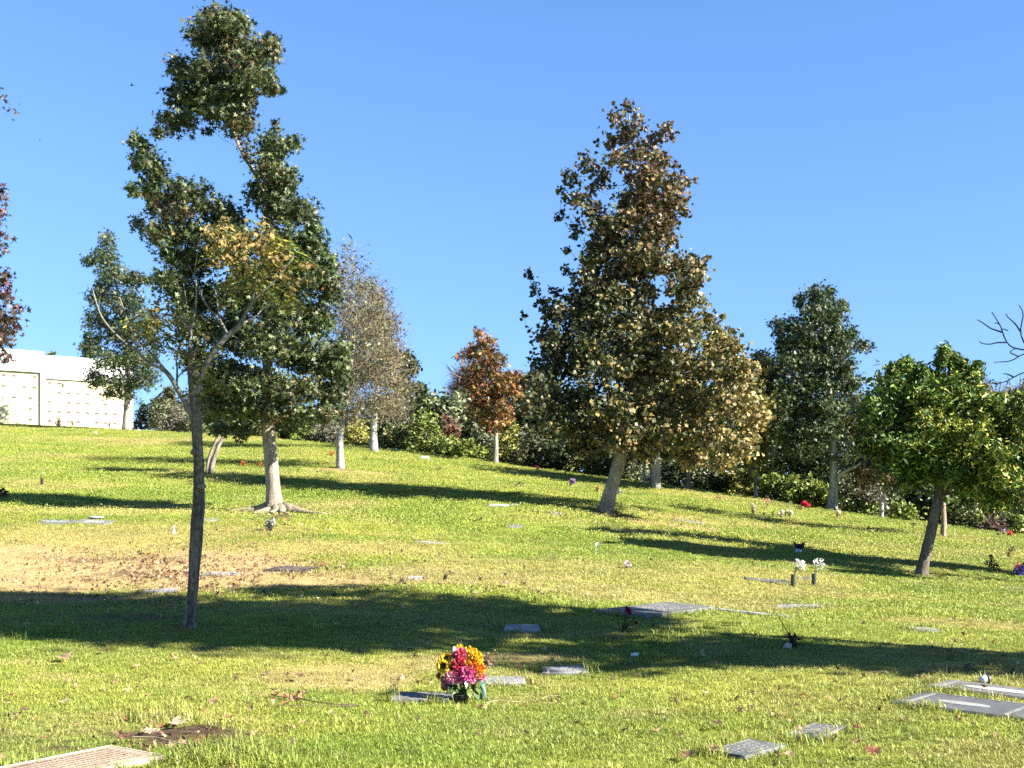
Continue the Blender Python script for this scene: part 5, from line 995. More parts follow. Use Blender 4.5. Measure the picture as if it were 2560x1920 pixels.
def build_small():
    VG = 'flower vases on the lawn'
    s = small
    s('flower_vase', 'dark green tube vase of white flowers, left one of the twin pair', 'vase', 1983, 1467, (12, 30, (.045, .06, .045), 1.02), [(16, -54, 18, WHT, 60)], [(10, -42, 9, DRY_, 14)], group=VG, petal=.055, shape=DIAM)
    s('flower_vase', 'dark green tube vase of white flowers, right one of the twin pair', 'vase', 2035, 1465, (12, 30, (.045, .06, .045), 1.02), [(12, -56, 17, WHT, 58)], [(12, -50, 9, [(1, (.10, .05, .05))], 14)], group=VG, petal=.055, shape=DIAM)
    # black cone with pointed ears on a white base
    b = G(1997, 1382); S = float(b[1])/F; root = empty('flower_holder', b, 'black cone holder with pointed flaps on a white base in the streak of shade', 'flower holder'); mb = MB()
    mb.lathe(b-np.array([0, 0, .02]), [(0, 0), (9*S, 0), (9*S, 5*S+.02), (7*S, 10*S+.02), (0, 10*S+.02)], (.55, .58, .6), 14); mb.build('base', M_plastic, root, smooth=True)
    mb = MB(); mb.lathe(b+np.array([2*S, 0, 4*S]), [(0, 0), (4*S, 1*S), (9*S, 8*S), (11.5*S, 17*S), (9*S, 18*S), (0, 14*S)], (.018, .016, .018), 14)
    for x0, x1, zt in ((-9, -16, 30), (12, 16, 29)): mb.poly([b+np.array([x0*S, -.03, 12*S]), b+np.array([x0*S*.15, -.02, 20*S]), b+np.array([x1*S, 0, zt*S]), b+np.array([x0*S, .05, 14*S])], [(0, 1, 2), (1, 3, 2), (3, 0, 2)], (.02, .018, .02))
    mb.build('cone', M_plastic, root); q = MB(); pp = b+np.array([9*S, 0, 27*S])+R.normal(size=(8, 3))*.02; add_leaves(q, pp, .035, pick(DRY_, 8), OVAL); q.build('dried_flowers', M_leafdry, root)
    s('potted_plant', 'dark maroon leafy plant beside the blue flowers at right', 'plant', 2480, 1430, (10, 5, BK), [], [(-4, -20, 15, MAR, 90), (11, -12, 13, MAR, 70), (-3, -38, 6, MAR, 18), (22, -5, 7, DRY_, 16)], petal=.06)
    s('flower_arrangement', 'deep blue and purple flowers at the right edge of the lawn', 'flowers', 2547, 1440, None, [(0, -12, 15, BLU, 90), (12, -18, 11, BLU, 50), (-2, -26, 8, RED, 18), (14, -32, 6, RED, 12)], [(-8, -8, 8, BLKG, 16)], petal=.05)
    s('flower_arrangement', 'dried twiggy brown plant behind the maroon plant at right', 'flowers', 2521, 1394, (7, 5, BK), [(9, -22, 9, DRY_, 34), (2, -14, 6, DRY_, 16)], twigs=9)
    s('flower_vase', 'dark vase of cream flowers left of two empty vases', 'vase', 1883, 1287, (5, 12, BK), [(1, -20, 9, CREAM, 40)], [(-3, -16, 6, DRY_, 10)], group=VG)
    s('flower_vase', 'small empty black vase left of the other empty one', 'vase', 1910, 1291, (5, 9, BK), group=VG)
    s('flower_vase', 'small black vase with thin green sprig between empty vase and cream bunch', 'vase', 1931, 1293, (5, 9, BK), [], [(2, -14, 4, GRN_, 8)], group=VG)
    s('flower_vase', 'round cream bunch in a short dark vase, left of the cream pair', 'vase', 1952, 1294, (4, 6, BK), [(1, -12, 9, CREAM, 44)], [(-2, -8, 6, DRY_, 10)], group=VG)
    s('flower_vase', 'round cream bunch in a short dark vase, right of the cream pair', 'vase', 1974, 1292, (4, 6, BK), [(1, -11, 9, CREAM, 44)], [(-3, -8, 6, GRN_, 10)], group=VG)
    s('flower_vase', 'thin black empty vase between the two cream bunches', 'vase', 1964, 1292, (3, 12, BK), group=VG)
    s('flower_vase', 'pink and rust flowers above a pot near the crest', 'vase', 1917, 1270, (4, 4, (.4, .25, .15)), [(2, -19, 8, PNK, 40), (2, -10, 4, PNK, 10)], group=VG)
    s('potted_plant', 'small green sprig in a dark pot below the pink flowers', 'plant', 1912, 1271+3, (4, 4, BK), [], [(1, -6, 4, GRN_, 8)])
    s('wreath', 'grey green wreath of greenery lying on the crest', 'wreath', 1973, 1266, None, [], [(-6, -4, 6, SAGE, 26), (4, -8, 7, SAGE, 30), (12, -5, 5, SAGE, 18), (-1, -3, 8, DRY_, 14)], stems=False)
    s('flower_arrangement', 'bright red flowers beside a dark basket on the crest', 'flowers', 2013, 1273, (5, 4, BK), [(-2, -13, 9, [(3, (.68, .05, .10)), (1, (.45, .03, .05))], 60), (6, -9, 7, RED, 30)], petal=.09)
    s('basket', 'dark brown basket of withered leaves left of the red flowers', 'basket', 1998, 1275, (12, 6, (.08, .05, .04)), [], [(0, -6, 6, [(1, (.06, .03, .03)), (1, (.1, .06, .05))], 24)])
    s('flower_vase', 'dark vase of tan dried flowers in front of the right hand sweetgum', 'vase', 2093, 1295, (4, 9, BK), [(2, -16, 8, CREAM, 26), (9, -9, 5, DRY_, 12)], [(-2, -10, 5, DRY_, 10)], group=VG)
    s('flower_vase', 'small brown vase in the streak of shade right of centre', 'vase', 2171, 1324, (6, 6, (.11, .06, .04)), [], [(1, -7, 3, DRY_, 6)], group=VG)
    s('flower_arrangement', 'small brown and orange flower clump on the far right lawn', 'flowers', 1799, 1249, None, [(0, -6, 7, [(2, (.36, .2, .1)), (1, (.5, .3, .15))], 34)])
    s('flower_arrangement', 'withered straw coloured plant left of the leaning evergreen', 'flowers', 2283, 1322, (5, 4, (.2, .12, .08)), [(0, -11, 7, DRY_, 22)], twigs=5)
    s('flower_arrangement', 'low dried plant touching the leaning evergreen trunk', 'flowers', 2316, 1323, None, [(0, -6, 6, DRY_, 18)], twigs=4)
    s('flower_vase', 'dark upright vase left of the purple and red flowers', 'vase', 2496, 1343, (5, 11, (.07, .06, .05)), group=VG)
    s('flower_arrangement', 'pale purple flowers beside the round red ones at far right', 'flowers', 2508, 1341, (4, 8, BK), [(2, -14, 7, [(2, (.34, .28, .42)), (1, (.16, .13, .2))], 30)])
    s('flower_arrangement', 'round red flower ball at the far right crest', 'flowers', 2525, 1342, None, [(0, -7, 8, RED, 54)], petal=.1, stems=False)
    # centre
    s('flower_vase', 'short black cup of pink and white flowers on the open lawn', 'vase', 1569, 1422, (9, 6, BK), [(-1, -13, 9, [(2, (.80, .66, .62)), (1, (.75, .3, .25)), (1, (.85, .82, .78))], 44)], group=VG, petal=.05)
    b = G(1489, 1388); S = float(b[1])/F; root = empty('pinwheel', b, 'white pinwheel on a thin stick in the streak of shade', 'pinwheel'); mb = MB(); mb.tube([b-np.array([0, 0, .05]), b+np.array([.01, 0, 22*S])], .004, (.6, .6, .55), sides=5); mb.build('stick', M_plastic, root)
    mb = MB(); c = b+np.array([.03, -.02, 27*S])
    for k in range(6):
        t = k*math.pi/3; e = np.array([math.cos(t), 0, math.sin(t)]); f = np.array([math.cos(t+.8), -.25, math.sin(t+.8)]); mb.poly([c, c+e*5.5*S, c+f*5*S+np.array([0, -.02, 0])], [(0, 1, 2)], (.80, .80, .80))
    mb.build('vanes', M_plastic, root)
    s('flower_vase', 'purple fan shaped bunch in a black cone on the far middle lawn', 'vase', 1424, 1215, (4, 10, BK), [(6, -12, 8, PUR, 50)], group=VG, lean=(.3, 0), petal=.1)
    s('flower_vase', 'orange and cream flowers in a dark vase left of the leaning sycamore', 'vase', 1493, 1233, (4, 9, BK), [(2, -14, 8, [(2, (.62, .30, .08)), (1, (.7, .5, .25))], 46)], [(-16, -4, 5, SAGE, 10)], group=VG)
    s('flower_arrangement', 'white flower head showing left of the leaning trunk', 'flowers', 1516, 1232, None, [(0, -14, 4, WHT, 18)])
    s('flower_arrangement', 'purple and white drooping flowers right of the leaning trunk', 'flowers', 1545, 1236, None, [(0, -5, 7, PUR, 30), (3, -11, 5, WHT, 12)], [(-2, -3, 5, GRN_, 8)])
    s('flower_arrangement', 'small dark clump at the foot of the thick grey trunk', 'flowers', 1638, 1240, None, [], [(0, -4, 5, BLKG, 16)])
    s('flower_arrangement', 'bright red and pink flowers at the dark thicket edge', 'flowers', 1346, 1177, None, [(-3, -8, 6, RED, 26), (1, -5, 5, [(1, (.8, .5, .55))], 14)])
    s('flower_vase', 'white flower bending from a black vase near the dark thicket', 'vase', 1413, 1189, (3, 8, BK), [(1, -12, 4, WHT, 16)], [(-1, -9, 3, BLKG, 8)], group=VG)
    s('flower_vase', 'tiny black vase between the red and the white flowers', 'vase', 1384, 1188, (3, 5, BK), group=VG)
    s('flower_vase', 'small black vase with grey flower close to the thicket', 'vase', 1459, 1195, (3, 6, BK), [(2, -7, 3, [(1, (.4, .4, .38))], 8)], group=VG)
    b = G(1287, 1221); S = float(b[1])/F; root = empty('wilted_stem', b, 'dark wilted flower stem bent to the right on the far lawn', 'flowers'); mb = MB(); mb.tube(smooth_path([b, b+np.array([2*S, 0, 6*S]), b+np.array([9*S, 0, 13*S]), b+np.array([16*S, 0, 16*S]), b+np.array([20*S, 0, 12*S])], 12), np.linspace(1.4*S, .7*S, 12), (.05, .05, .03), sides=6); mb.build('stem', M_twig, root)
    mb = MB(); add_leaves(mb, b+np.array([10*S, 0, 11*S])+R.normal(size=(10, 3))*np.array([6, 2, 3])*S, 6*S, pick(BLKG, 10), OVAL); mb.build('leaves', M_leaf, root)
    s('potted_plant', 'loose green plant in the thin shade streak on the far lawn', 'plant', 1097, 1178, None, [], [(-3, -5, 5, GRN_, 16), (5, -8, 4, [(1, (.05, .07, .03))], 12)], twigs=4, twc=(.06, .1, .04))
    s('potted_plant', 'small yellow green leafy sprig right of the bare tree', 'plant', 914, 1153, None, [], [(0, -6, 6, GRN_, 16)], twigs=3, twc=(.08, .1, .04))
    s('flower_arrangement', 'rust red flower clump left of the pale bare trunk', 'flowers', 828, 1139, (6, 3, BK), [(0, -6, 7, ORG, 34), (8, -8, 4, ORG, 10)], stems=False)
    s('flower_arrangement', 'orange flower ball between the slender and the tall trunk', 'flowers', 607, 1166, None, [(0, -8, 8, ORG, 46)])
    s('flower_arrangement', 'orange flower ball touching the left side of the tall sweetgum trunk', 'flowers', 650, 1169, None, [(0, -8, 7, ORG, 38)])
    s('flower_vase', 'small dark vase just left of the slender trunk on the slope', 'vase', 456, 1156, (5, 7, BK), group=VG)
    # upright tablet on the crest
    b = G(1062, 1150); S = float(b[1])/F; root = empty('gravestone', b, 'small white upright tablet in front of the lime shrubs on the crest', 'gravestone'); mb = MB(); mb.box(b+np.array([0, 0, 5*S-.05]), (22*S, 5*S, 10*S+.1), (.66, .65, .63), rz=-.2, taper=.92, bev=.02); mb.build('tablet', M_stone, root)
    # left
    s('flower_vase', 'black tube vase standing alone on the sunny left slope', 'vase', 105, 1213, (7, 17, BK, 1.0), group=VG)
    s('potted_plant', 'dark leafy plant at the left edge in the shade streak', 'plant', 6, 1246, None, [], [(0, -14, 13, [(2, (.03, .03, .02)), (1, (.08, .03, .03))], 60)], petal=.1)
    s('flower_arrangement', 'small yellow flowers on the left slope above the black tube vase', 'flowers', 83, 1181, None, [(0, -7, 6, YEL_, 22)], [(1, -3, 5, GRN_, 10)])
    s('flower_arrangement', 'yellow flowers on a stem below the white crypt wall', 'flowers', 257, 1092, (3, 5, (.3, .2, .08)), [(-1, -8, 5, YEL_, 18)])
    s('potted_plant', 'silvery leaved plant in a black pot at the sweetgum roots', 'plant', 677, 1328, (8, 12, BK, 1.3), [], [(0, -22, 13, [(3, (.36, .38, .34)), (2, (.09, .10, .08)), (1, (.55, .55, .5))], 90), (-4, -12, 10, [(1, (.06, .07, .05)), (1, (.25, .28, .24))], 40)], petal=.07)
    s('flower_arrangement', 'pinkish white papery flower heads against the right side of the tall trunk', 'flowers', 711, 1276, None, [(2, -14, 8, [(2, (.62, .52, .48)), (1, (.45, .36, .33))], 40), (-2, -5, 6, [(1, (.5, .42, .4))], 16)])
    b = G(434, 1336); S = float(b[1])/F; root = empty('statuette', b, 'small pale grey statuette left of the slender trunk', 'statuette'); mb = MB(); mb.lathe(b-np.array([0, 0, .02]), [(0, 0), (5*S, 0), (5*S, 3*S), (4*S, 5*S), (3.6*S, 12*S), (2.2*S, 17*S), (3*S, 20*S), (2.6*S, 23*S), (0, 25*S)], (.52, .51, .47), 12); mb.build('figure', M_stone, root, smooth=True)
    mb = MB(); mb.box(b+np.array([5*S, -.02, 1*S]), (7*S, 5*S, 5*S), (.2, .17, .14), rz=.4, bev=.01); mb.build('foot_stone', M_stone, root)
    # round white disc raised on a stem
    b = G(241, 1298); S = float(b[1])/F; root = empty('cover_disc', b, 'round white disc lid raised above the grass behind a pale marker', 'lid'); mb = MB(); mb.lathe(b+np.array([0, 0, 4*S]), [(0, 0), (17*S, 0), (18*S, 1.5*S), (17*S, 3.2*S), (0, 3.6*S)], (.74, .73, .70), 28); mb.build('lid', M_plastic, root, smooth=True); mb = MB(); mb.lathe(b-np.array([0, 0, .05]), [(10*S, 0), (10*S, 4*S+.05)], (.1, .09, .08), 16); mb.build('collar', M_plastic, root)
    # dark block vase and dark vase with twigs on the dry grass
    b = G(1004, 1459); S = float(b[1])/F; root = empty('flower_vase', b, 'square black vase half sunk at the end of a pale marker', 'vase', VG); mb = MB(); mb.box(b+np.array([0, 0, 5*S-.02]), (11*S, 10*S, 11*S+.04), (.045, .035, .03), rz=.15, taper=1.06, bev=.01); mb.build('cup', M_bronze, root); mb = MB(); mb.box(b+np.array([0, 0, 11.1*S]), (8*S, 7*S, .6*S), (.015, .012, .01), rz=.15); mb.build('opening', M_soil, root)
    s('flower_vase', 'leaning black vase with dry brown twigs on the dry grass', 'vase', 1111, 1452, (9, 13, (.04, .03, .028)), [(14, -20, 8, DRY_, 16)], twigs=9, group=VG, lean=(.18, 0))
    s('flower_arrangement', 'dark scruffy dried clump on the lawn at centre', 'flowers', 1200, 1303, None, [(0, -5, 8, [(2, (.08, .07, .04)), (1, (.16, .13, .08))], 30)], twigs=5)
    # withered red rose by the raised slab
    b = G(1556, 1582); S = float(b[1])/F; root = empty('rose_plant', b, 'withered red rose stems leaning beside the raised grave slab', 'flowers'); mb = MB(); pm = MB(); rng = np.random.default_rng(4); hd = []
    for pts in ([(0, 0), (4, 22), (6, 40), (12, 55)], [(2, 0), (8, 25), (14, 42), (10, 58)], [(-4, 0), (-10, 25), (-11, 50), (-2, 55)], [(4, 0), (14, 20), (26, 32), (34, 38)], [(0, 0), (10, 14), (24, 20), (36, 24)], [(-2, 0), (0, 20), (-3, 34), (-8, 36)], [(1, 0), (3, 25), (7, 48), (9, 66)]):
        p = smooth_path([b+np.array([x*S, rng.normal()*.03, z*S]) for x, z in pts], 10); mb.tube(p, np.linspace(.006, .003, 10), (.035, .03, .018), sides=5)
    for x, z, r in ((13, 56, 8), (17, 48, 6), (10, 62, 4), (33, 24, 5)): rose(pm, b+np.array([x*S, -.02, z*S]), (.3, -.6, .6), r*S, (.30, .02, .02), (.18, .012, .015))
    lf = MB(); pp = b+np.abs(rng.normal(size=(40, 3)))*np.array([9, 4, 16])*S*np.array([1, 1, 1]); add_leaves(lf, pp, .03, pick([(2, (.045, .035, .02)), (1, (.09, .06, .03)), (1, (.04, .06, .02))], 40, rng), OVAL, rng=rng)
    mb.build('stems', M_twig, root); pm.build('blossoms', M_petal, root); lf.build('leaves', M_leaf, root)
    # spiky plant in a pot, foil wrap
    b = G(1980, 1620); S = float(b[1])/F; root = empty('potted_plant', b, 'dark spiky leaved plant in a black pot with pale torn wrapping in the shade', 'plant'); mb = MB(); mb.lathe(b-np.array([0, 0, .02]), [(0, 0), (11*S, 0), (14*S, 18*S), (15*S, 20*S), (13*S, 20*S), (12*S, 8*S), (0, 8*S)], (.022, .018, .018), 16); mb.build('pot', M_plastic, root, smooth=True)
    lf = MB(); rng = np.random.default_rng(14)
    for k in range(30):
        a = rng.uniform(0, 6.28); big_leaf(lf, b+np.array([rng.normal()*4*S, rng.normal()*4*S, 16*S]), (math.cos(a), math.sin(a), rng.uniform(.3, 2.2)), rng.uniform(.14, .22), .022, (.035, .05, .025) if k % 3 else (.07, .055, .035), .5)
    big_leaf(lf, b+np.array([-8*S, 0, 30*S]), (-.6, -.1, 1.1), .26, .03, (.05, .055, .035), .0); big_leaf(lf, b+np.array([6*S, 0, 25*S]), (.35, -.1, 1.3), .22, .04, (.05, .06, .04), .1); lf.build('leaves', M_leaf, root)
    mb = MB(); c = b+np.array([-15*S, -.06, 2*S]); mb.poly([c+np.array([x*S, y, z*S]) for x, y, z in ((-14, 0, -2), (-8, -.02, 9), (2, .0, 14), (9, -.03, 10), (8, -.05, -3), (0, -.04, 1), (-4, .06, 8), (6, .07, 6))], [(0, 1, 5), (1, 2, 5), (2, 3, 5), (3, 4, 5), (1, 6, 2), (2, 6, 7), (2, 7, 3)], (.52, .44, .38)); mb.build('wrapping', M_petal, root)
    # white cup in the shade
    b = G(1586, 1643); S = float(b[1])/F; root = empty('plastic_cup', b, 'small white cup lying on its side in the shaded grass', 'cup'); mb = MB(); mb.lathe(b+np.array([-9*S, 0, 4.5*S]), [(0, 0), (4.5*S, 0), (6*S, 18*S), (6.3*S, 18.5*S), (5.5*S, 18*S), (4*S, 2*S), (0, 2*S)], (.72, .74, .78), 14, tilt=(12, -2)); mb.build('shell', M_plastic, root, smooth=True)
    # tipped silver and black lamp
    b = G(2464, 1712); S = float(b[1])/F; root = empty('solar_light', b, 'silver solar garden light with a black cap tipped over in the grass', 'garden light'); mb = MB(); mb.lathe(b+np.array([-14*S, 0, 8*S]), [(0, 0), (5*S, 0), (9*S, 6*S), (10.5*S, 16*S), (10*S, 20*S)], (.50, .56, .60), 18, tilt=(3, .8)); mb.build('reflector', M_plastic, root, smooth=True)
    mb = MB(); mb.lathe(b+np.array([4*S, .01, 12*S]), [(10*S, 0), (12*S, 1*S), (12.5*S, 5*S), (10*S, 9*S), (0, 10*S)], (.03, .032, .038), 18, tilt=(3, .8)); mb.build('cap', M_plastic, root, smooth=True)
    # planting in front of the wall
    b = G(146, 1064); S = float(b[1])/F; root = empty('bare_shrub', b, 'leafless twiggy shrub in front of the white crypt wall', 'shrub'); mb = MB(); rng = np.random.default_rng(2)
    for k in range(16): e = b+np.array([rng.normal()*9*S, rng.normal()*.12, rng.uniform(14, 36)*S]); mb.tube([b, (b+e)/2+np.array([rng.normal()*2*S, 0, 0]), e], [1.0*S, .7*S, .35*S], (.16, .11, .07), sides=5)
    mb.build('branches', M_twig, root)
    for u, v, lab, r, ps in ((42, 1060, 'dark mound of old flowers at the foot of the wall at far left', 8, BLKG), (98, 1061, 'small dark flower clump at the corner of the white wall', 3, BLKG), (214, 1073, 'small dark flower clump at the wall foot left of the tree', 3, BLKG), (279, 1074, 'dark green plant at the wall foot beside the tree trunk', 5, DARK), (325, 1074, 'little dark clump at the right end of the white wall', 3, BLKG)):
        s('flower_arrangement', lab, 'flowers', u, v, None, [], [(0, -r*.6, r, ps, 24), (r*.8, -r*.4, r*.6, ps, 10)], stems=False)
    for u, v, lab in ((239, 1084, 'small white stone on the lawn below the white wall'), (347, 1078, 'rounded cream stone right of the wall end')):
        b = G(u, v); S = float(b[1])/F; r = np.random.default_rng(u); root = empty('stone', b, lab, 'stone'); mb = MB(); w = 5*S; mb.lathe(b-np.array([0, 0, .03]), [(0, 0), (w*.9, .01), (w, .05), (w*.8, .11), (w*.4, .14), (0, .15)], (.66, .62, .52), 11); mb.build('boulder', M_stone, root, smooth=True)
    for k, (u, v, lab) in enumerate(((853+0, 1290, ''),)): pass

# ------------------------------------------------------------------ sticks, leaves, birds
def build_litter():
    b = G(800, 1760); rng = np.random.default_rng(6); root = empty('fallen_branch', b, 'fallen dry twig with brown leaves left of the bouquet', 'branch'); mb = MB(); lf = MB(); S = float(b[1])/F
    def gp(u, v, h=.02): p = G(u, v); return p+np.array([0, 0, h])
    for pts, r in (([(690, 1752), (740, 1757), (790, 1766), (840, 1772), (900, 1775)], .0045), ([(700, 1775), (760, 1777), (830, 1778), (890, 1778)], .0035), ([(720, 1748), (760, 1760), (800, 1768)], .003), ([(705, 1770), (730, 1760), (745, 1752)], .003), ([(740, 1768), (755, 1780), (765, 1790)], .0025)):
        p = smooth_path([gp(u, v, .035) for u, v in pts], 14); mb.tube(p, r, (.17, .12, .08), sides=6)
    pp = np.array([gp(rng.uniform(678, 760), rng.uniform(1740, 1772), rng.uniform(.02, .06)) for _ in range(22)]); add_leaves(lf, pp, .075*rng.uniform(.6, 1.2, 22), pick([(2, (.36, .2, .1)), (1, (.22, .1, .05)), (1, (.45, .3, .17))], 22, rng), OVAL, .0, fold=.8, rng=rng)
    mb.build('twig', M_twig, root); lf.build('leaves', M_leafdry, root)
    for k, (u0, v0, u1, v1, r, lab, col) in enumerate(((1215, 1772, 1300, 1768, .005, 'pale straw stick lying right of the bouquet cup', (.28, .23, .13)), (1355, 1762, 1400, 1752, .004, 'short pale stick near the straw one right of the bouquet', (.24, .2, .12)), (330, 1860, 480, 1880, .007, 'pale curved root lying over the bare soil', (.34, .26, .17)), (500, 1870, 620, 1905, .004, 'thin pale runner among the long grass beside the soil', (.3, .25, .15)), (2170, 1700, 2215, 1690, .004, 'dark short stick in dappled shade at right', (.08, .06, .045)))):
        a, c = gp(u0, v0, .045), gp(u1, v1, .04); p = smooth_path([a, a*.66+c*.34+np.array([0, .02, .012]), a*.33+c*.67+np.array([.0, -.02, .01]), c], 12); mb = MB(); mb.tube(p, np.linspace(r, r*.6, 12), col, sides=6, rough=.1); tag(mb.build('stick', M_twig), lab, 'stick')
    # big single leaves in the foreground
    def leaf(label, u, v, size, col, tilt=.35, seed=1, shape=MAPLE, lift=.05, grp=None):
        r = np.random.default_rng(seed); c = gp(u, v, lift); a = r.uniform(0, 6.28); n = len(shape); mb = MB(); x = shape[:, 0]*size; y = shape[:, 1]*size
        z = np.abs(shape[:, 0])*size*r.uniform(-.3, .7)+np.abs(shape[:, 1])*size*r.uniform(0, .5)
        X = x*math.cos(a)-y*math.sin(a); Y = x*math.sin(a)+y*math.cos(a); z = z+Y*tilt*.6
        P = np.c_[c[0]+X, c[1]+Y, c[2]+z]; cen = P.mean(0)+np.array([0, 0, -.01])
        pts = np.concatenate([P, cen[None]]); cols = np.array(col)*r.uniform(.75, 1.2, (n+1, 1)); cols[-1] *= .6
        mb.raw(pts, [i for k in range(n) for i in (k, (k+1) % n, n)], [3]*n, cols); mb.tube([cen, cen+np.array([math.sin(a)*size*.5, -math.cos(a)*size*.5, .02])], .002, np.array(col)*.6, sides=4)
        o = mb.build('fallen_leaf', M_leafdry, loc=cen); tag(o, label, 'leaf', grp)
    T = (.36, .235, .145); Bn = (.19, .115, .07); Pl = (.46, .36, .23); Rd = (.22, .09, .055)
    GR = 'large fallen leaves in the foreground'
    for k, (lab, u, v, sz, col, sh) in enumerate((('big tan lobed leaf spread on the sunny grass at left', 155, 1657, .26, T, MAPLE), ('folded tan leaf standing on the soil patch', 442, 1822, .17, Pl, OVAL), ('pale narrow leaf lying across the soil patch', 446, 1830, .19, Pl, OVAL), ('crumpled cream leaf at the left rim of the soil patch', 372, 1848, .16, Pl, MAPLE), ('curled reddish leaf resting on the corner of the tan marker', 312, 1866, .15, Rd, MAPLE), ('pale curled leaf on the grass above the tan marker', 158, 1772, .13, Pl, OVAL),
        ('tan leaf on the grass between soil patch and big lobed leaf', 528, 1775, .12, T, MAPLE), ('rust brown leaf above the right end of the soil patch', 575, 1812, .10, Rd, STAR), ('tan leaf under the fallen twig', 758, 1826, .10, T, STAR), ('brown leaf at the edge of the dry patch left of the bouquet', 752, 1706, .15, Bn, MAPLE), ('brown leaf near the upper left grass in sun', 262, 1638, .12, Bn, MAPLE), ('small pink brown leaf at the left edge', 28, 1752, .10, Rd, STAR), ('dry brown leaf below the pale curled leaf', 62, 1790, .13, Bn, MAPLE),
        ('dark curled leaf right of centre near the bottom', 1788, 1828, .14, Bn, MAPLE), ('brown leaf in front of the dark marker nearest the bottom', 1785, 1892, .13, T, MAPLE), ('red brown leaf right of the two dark markers', 2140, 1838, .12, Rd, STAR), ('dull brown leaf low on the right grass', 2142, 1876, .11, Bn, OVAL), ('red tinted leaf at the bottom edge on the right', 2180, 1908, .17, Rd, MAPLE), ('pale crumpled leaf in the bottom edge below the dark markers', 1975, 1912, .10, T, MAPLE), ('brown leaf at the bottom edge left of the dark markers', 1715, 1908, .18, Bn, MAPLE), ('dark shrivelled leaf on the lawn below the long shade', 1595, 1702, .09, Bn, STAR), ('dark leaf on the bottom right lawn', 2432, 1826, .09, Bn, STAR),
        ('dark brown leaf standing up in the dry grass below the tall sweetgum', 634, 1368, .22, Bn, STAR), ('brown leaf right of the upright one below the tall sweetgum', 772, 1362, .16, Bn, STAR), ('pale leaf on the shaded grass left of centre', 1088, 1566, .2, T, MAPLE), ('pale grey leaf beside the dark marker in the shade', 1222, 1578, .16, T, OVAL), ('tan leaf in shade left of the slender trunk', 136, 1541, .15, T, OVAL), ('small pale leaf on the shaded grass right of the slender trunk', 842, 1571, .12, Pl, OVAL), ('brown leaf by the shade edge near the slender trunk', 578, 1484, .18, Bn, OVAL), ('red brown leaf right of the dark marker in the shade', 1352, 1580, .14, Rd, STAR), ('rust leaf on lit grass between two shade lobes', 1540, 1610, .13, Rd, STAR), ('white scrap like leaf above the bouquet at left', 1070, 1620, .07, (.7, .66, .55), OVAL), ('upright brown leaf on the far lawn left of the black cone', 1703, 1352, .22, Rd, OVAL), ('pale leaf on the dry lawn right of the leaning vase', 1176, 1465, .14, Pl, OVAL), ('large dry leaf clump on the dry lawn', 1265, 1470, .2, T, MAPLE))):
        leaf(lab, u, v, sz*.78, col, seed=200+k, shape=sh, grp=GR)
    # small litter nobody could count
    rng = np.random.default_rng(77); mb = MB(); pts = []; sz = []
    for u, v, su, sv, n in ((440, 1440, 110, 28, 420), (300, 1400, 130, 16, 300), (150, 1450, 130, 40, 260), (560, 1440, 90, 22, 220), (640, 1400, 130, 40, 180), (900, 1450, 160, 60, 200), (760, 1420, 60, 12, 110), (1200, 1480, 160, 40, 130), (690, 1310, 90, 25, 150), (1520, 1300, 120, 14, 150), (430, 1520, 70, 20, 80), (1150, 1690, 300, 90, 90), (2000, 1750, 300, 90, 90), (300, 1760, 240, 90, 80), (860, 1185, 80, 12, 80), (150, 1150, 150, 40, 150), (300, 1100, 70, 10, 90), (1900, 1360, 300, 60, 160), (2350, 1450, 90, 20, 70), (2400, 1650, 90, 40, 60), (1640, 1330, 200, 30, 120), (440, 1850, 70, 30, 60)):
        for _ in range(n):
            uu, vv = u+rng.normal()*su, v+rng.normal()*sv
            if not (-60 < uu < 2620) or vv > 1930 or vv < np.interp(uu, _cu, _cv)+8: continue
            p = gp(uu, vv, .03); s_, k_ = p[0]-0, p[1]
            pts.append(p); sz.append(rng.uniform(.035, .085)*(1 if k_ < 14 else 1.15 if k_ < 30 else 1.5))
    pts = np.array(pts); sz = np.array(sz); n = len(pts)
    cols = pick([(3, (.30, .19, .11)), (2, (.17, .095, .06)), (2, (.42, .31, .18)), (1.5, (.08, .05, .035)), (.6, (.26, .09, .055))], n, rng)*rng.uniform(.7, 1.2, (n, 1)); h = rng.normal(size=(n, 3))*np.array([1, 1, .35])
    add_leaves(mb, pts, sz*1.1, np.clip(cols, .01, .9), STAR, 0, fold=.6, rng=rng, updir=h*2)
    tag(mb.build('leaf_litter', M_leafdry), 'scattered small dry brown leaf litter on the lawn', 'leaf litter', kind='stuff')
    # two birds
    for u, v, w, lab in ((330, 214, 10, 'small dark bird flying left of the tall sweetgum top'), (100, 350, 5, 'tiny dark bird flying at the left of the sky')):
        D = 60; c = P3(u, v, D); S = w*D/F; mb = MB(); root = empty('bird', c, lab, 'bird')
        t = np.linspace(0, 1, 9); rad = np.array([.02, .10, .13, .15, .15, .13, .09, .05, .02])*S
        mb.tube(np.c_[c[0]+(t-.5)*S*.95, np.full(9, c[1]), c[2]+.04*S*np.sin(t*3)], rad, (.03, .028, .026), sides=8)
        for sg in (-1, 1): mb.poly([c+np.array([-.12*S, 0, .05*S]), c+np.array([.18*S, 0, .05*S]), c+np.array([.22*S, sg*.35*S, .25*S]), c+np.array([.05*S, sg*.75*S, .42*S]), c+np.array([-.16*S, sg*.35*S, .24*S])], [(0, 1, 2, 4), (4, 2, 3)], (.035, .03, .028))
        mb.poly([c+np.array([.42*S, 0, 0]), c+np.array([.66*S, -.12*S, .01]), c+np.array([.66*S, .12*S, .01])], [(0, 1, 2)], (.03, .028, .026))
        mb.build('body', M_petal, root, smooth=True)

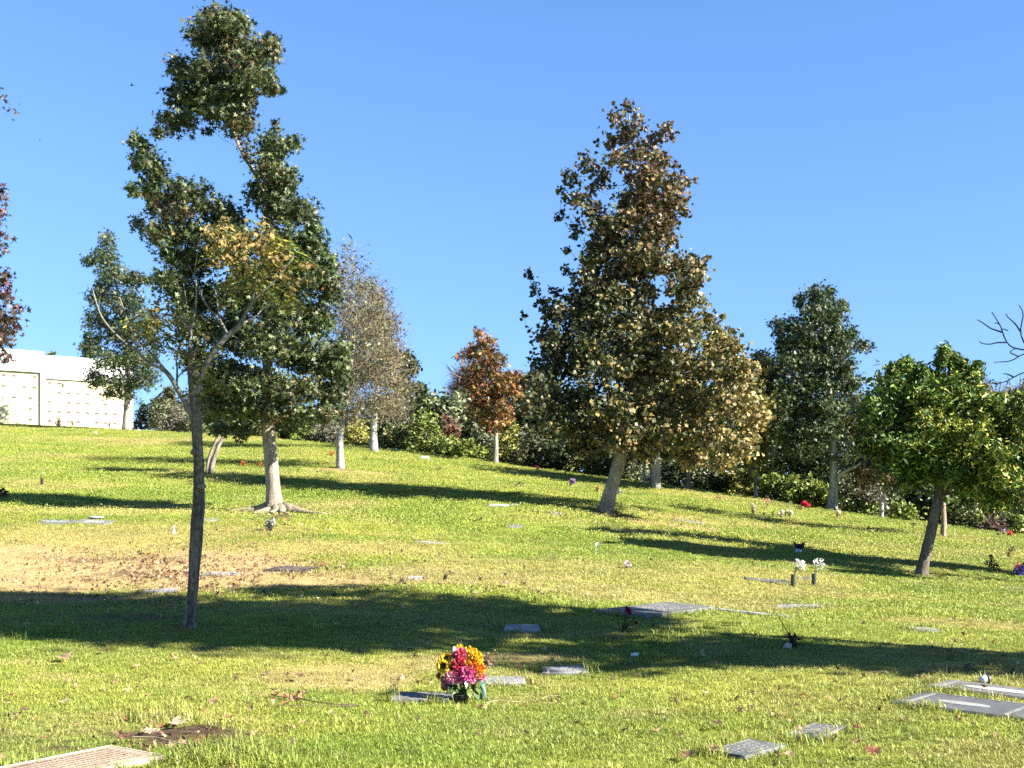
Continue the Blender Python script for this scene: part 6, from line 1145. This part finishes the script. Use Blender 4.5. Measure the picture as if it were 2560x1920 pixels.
# ------------------------------------------------------------------ go
define_markers()
setup(); build_ground(); build_grass()
build_trees(); build_offside(); build_shrubs()
build_wall(); build_markers(); build_bouquet(); build_small(); build_litter()
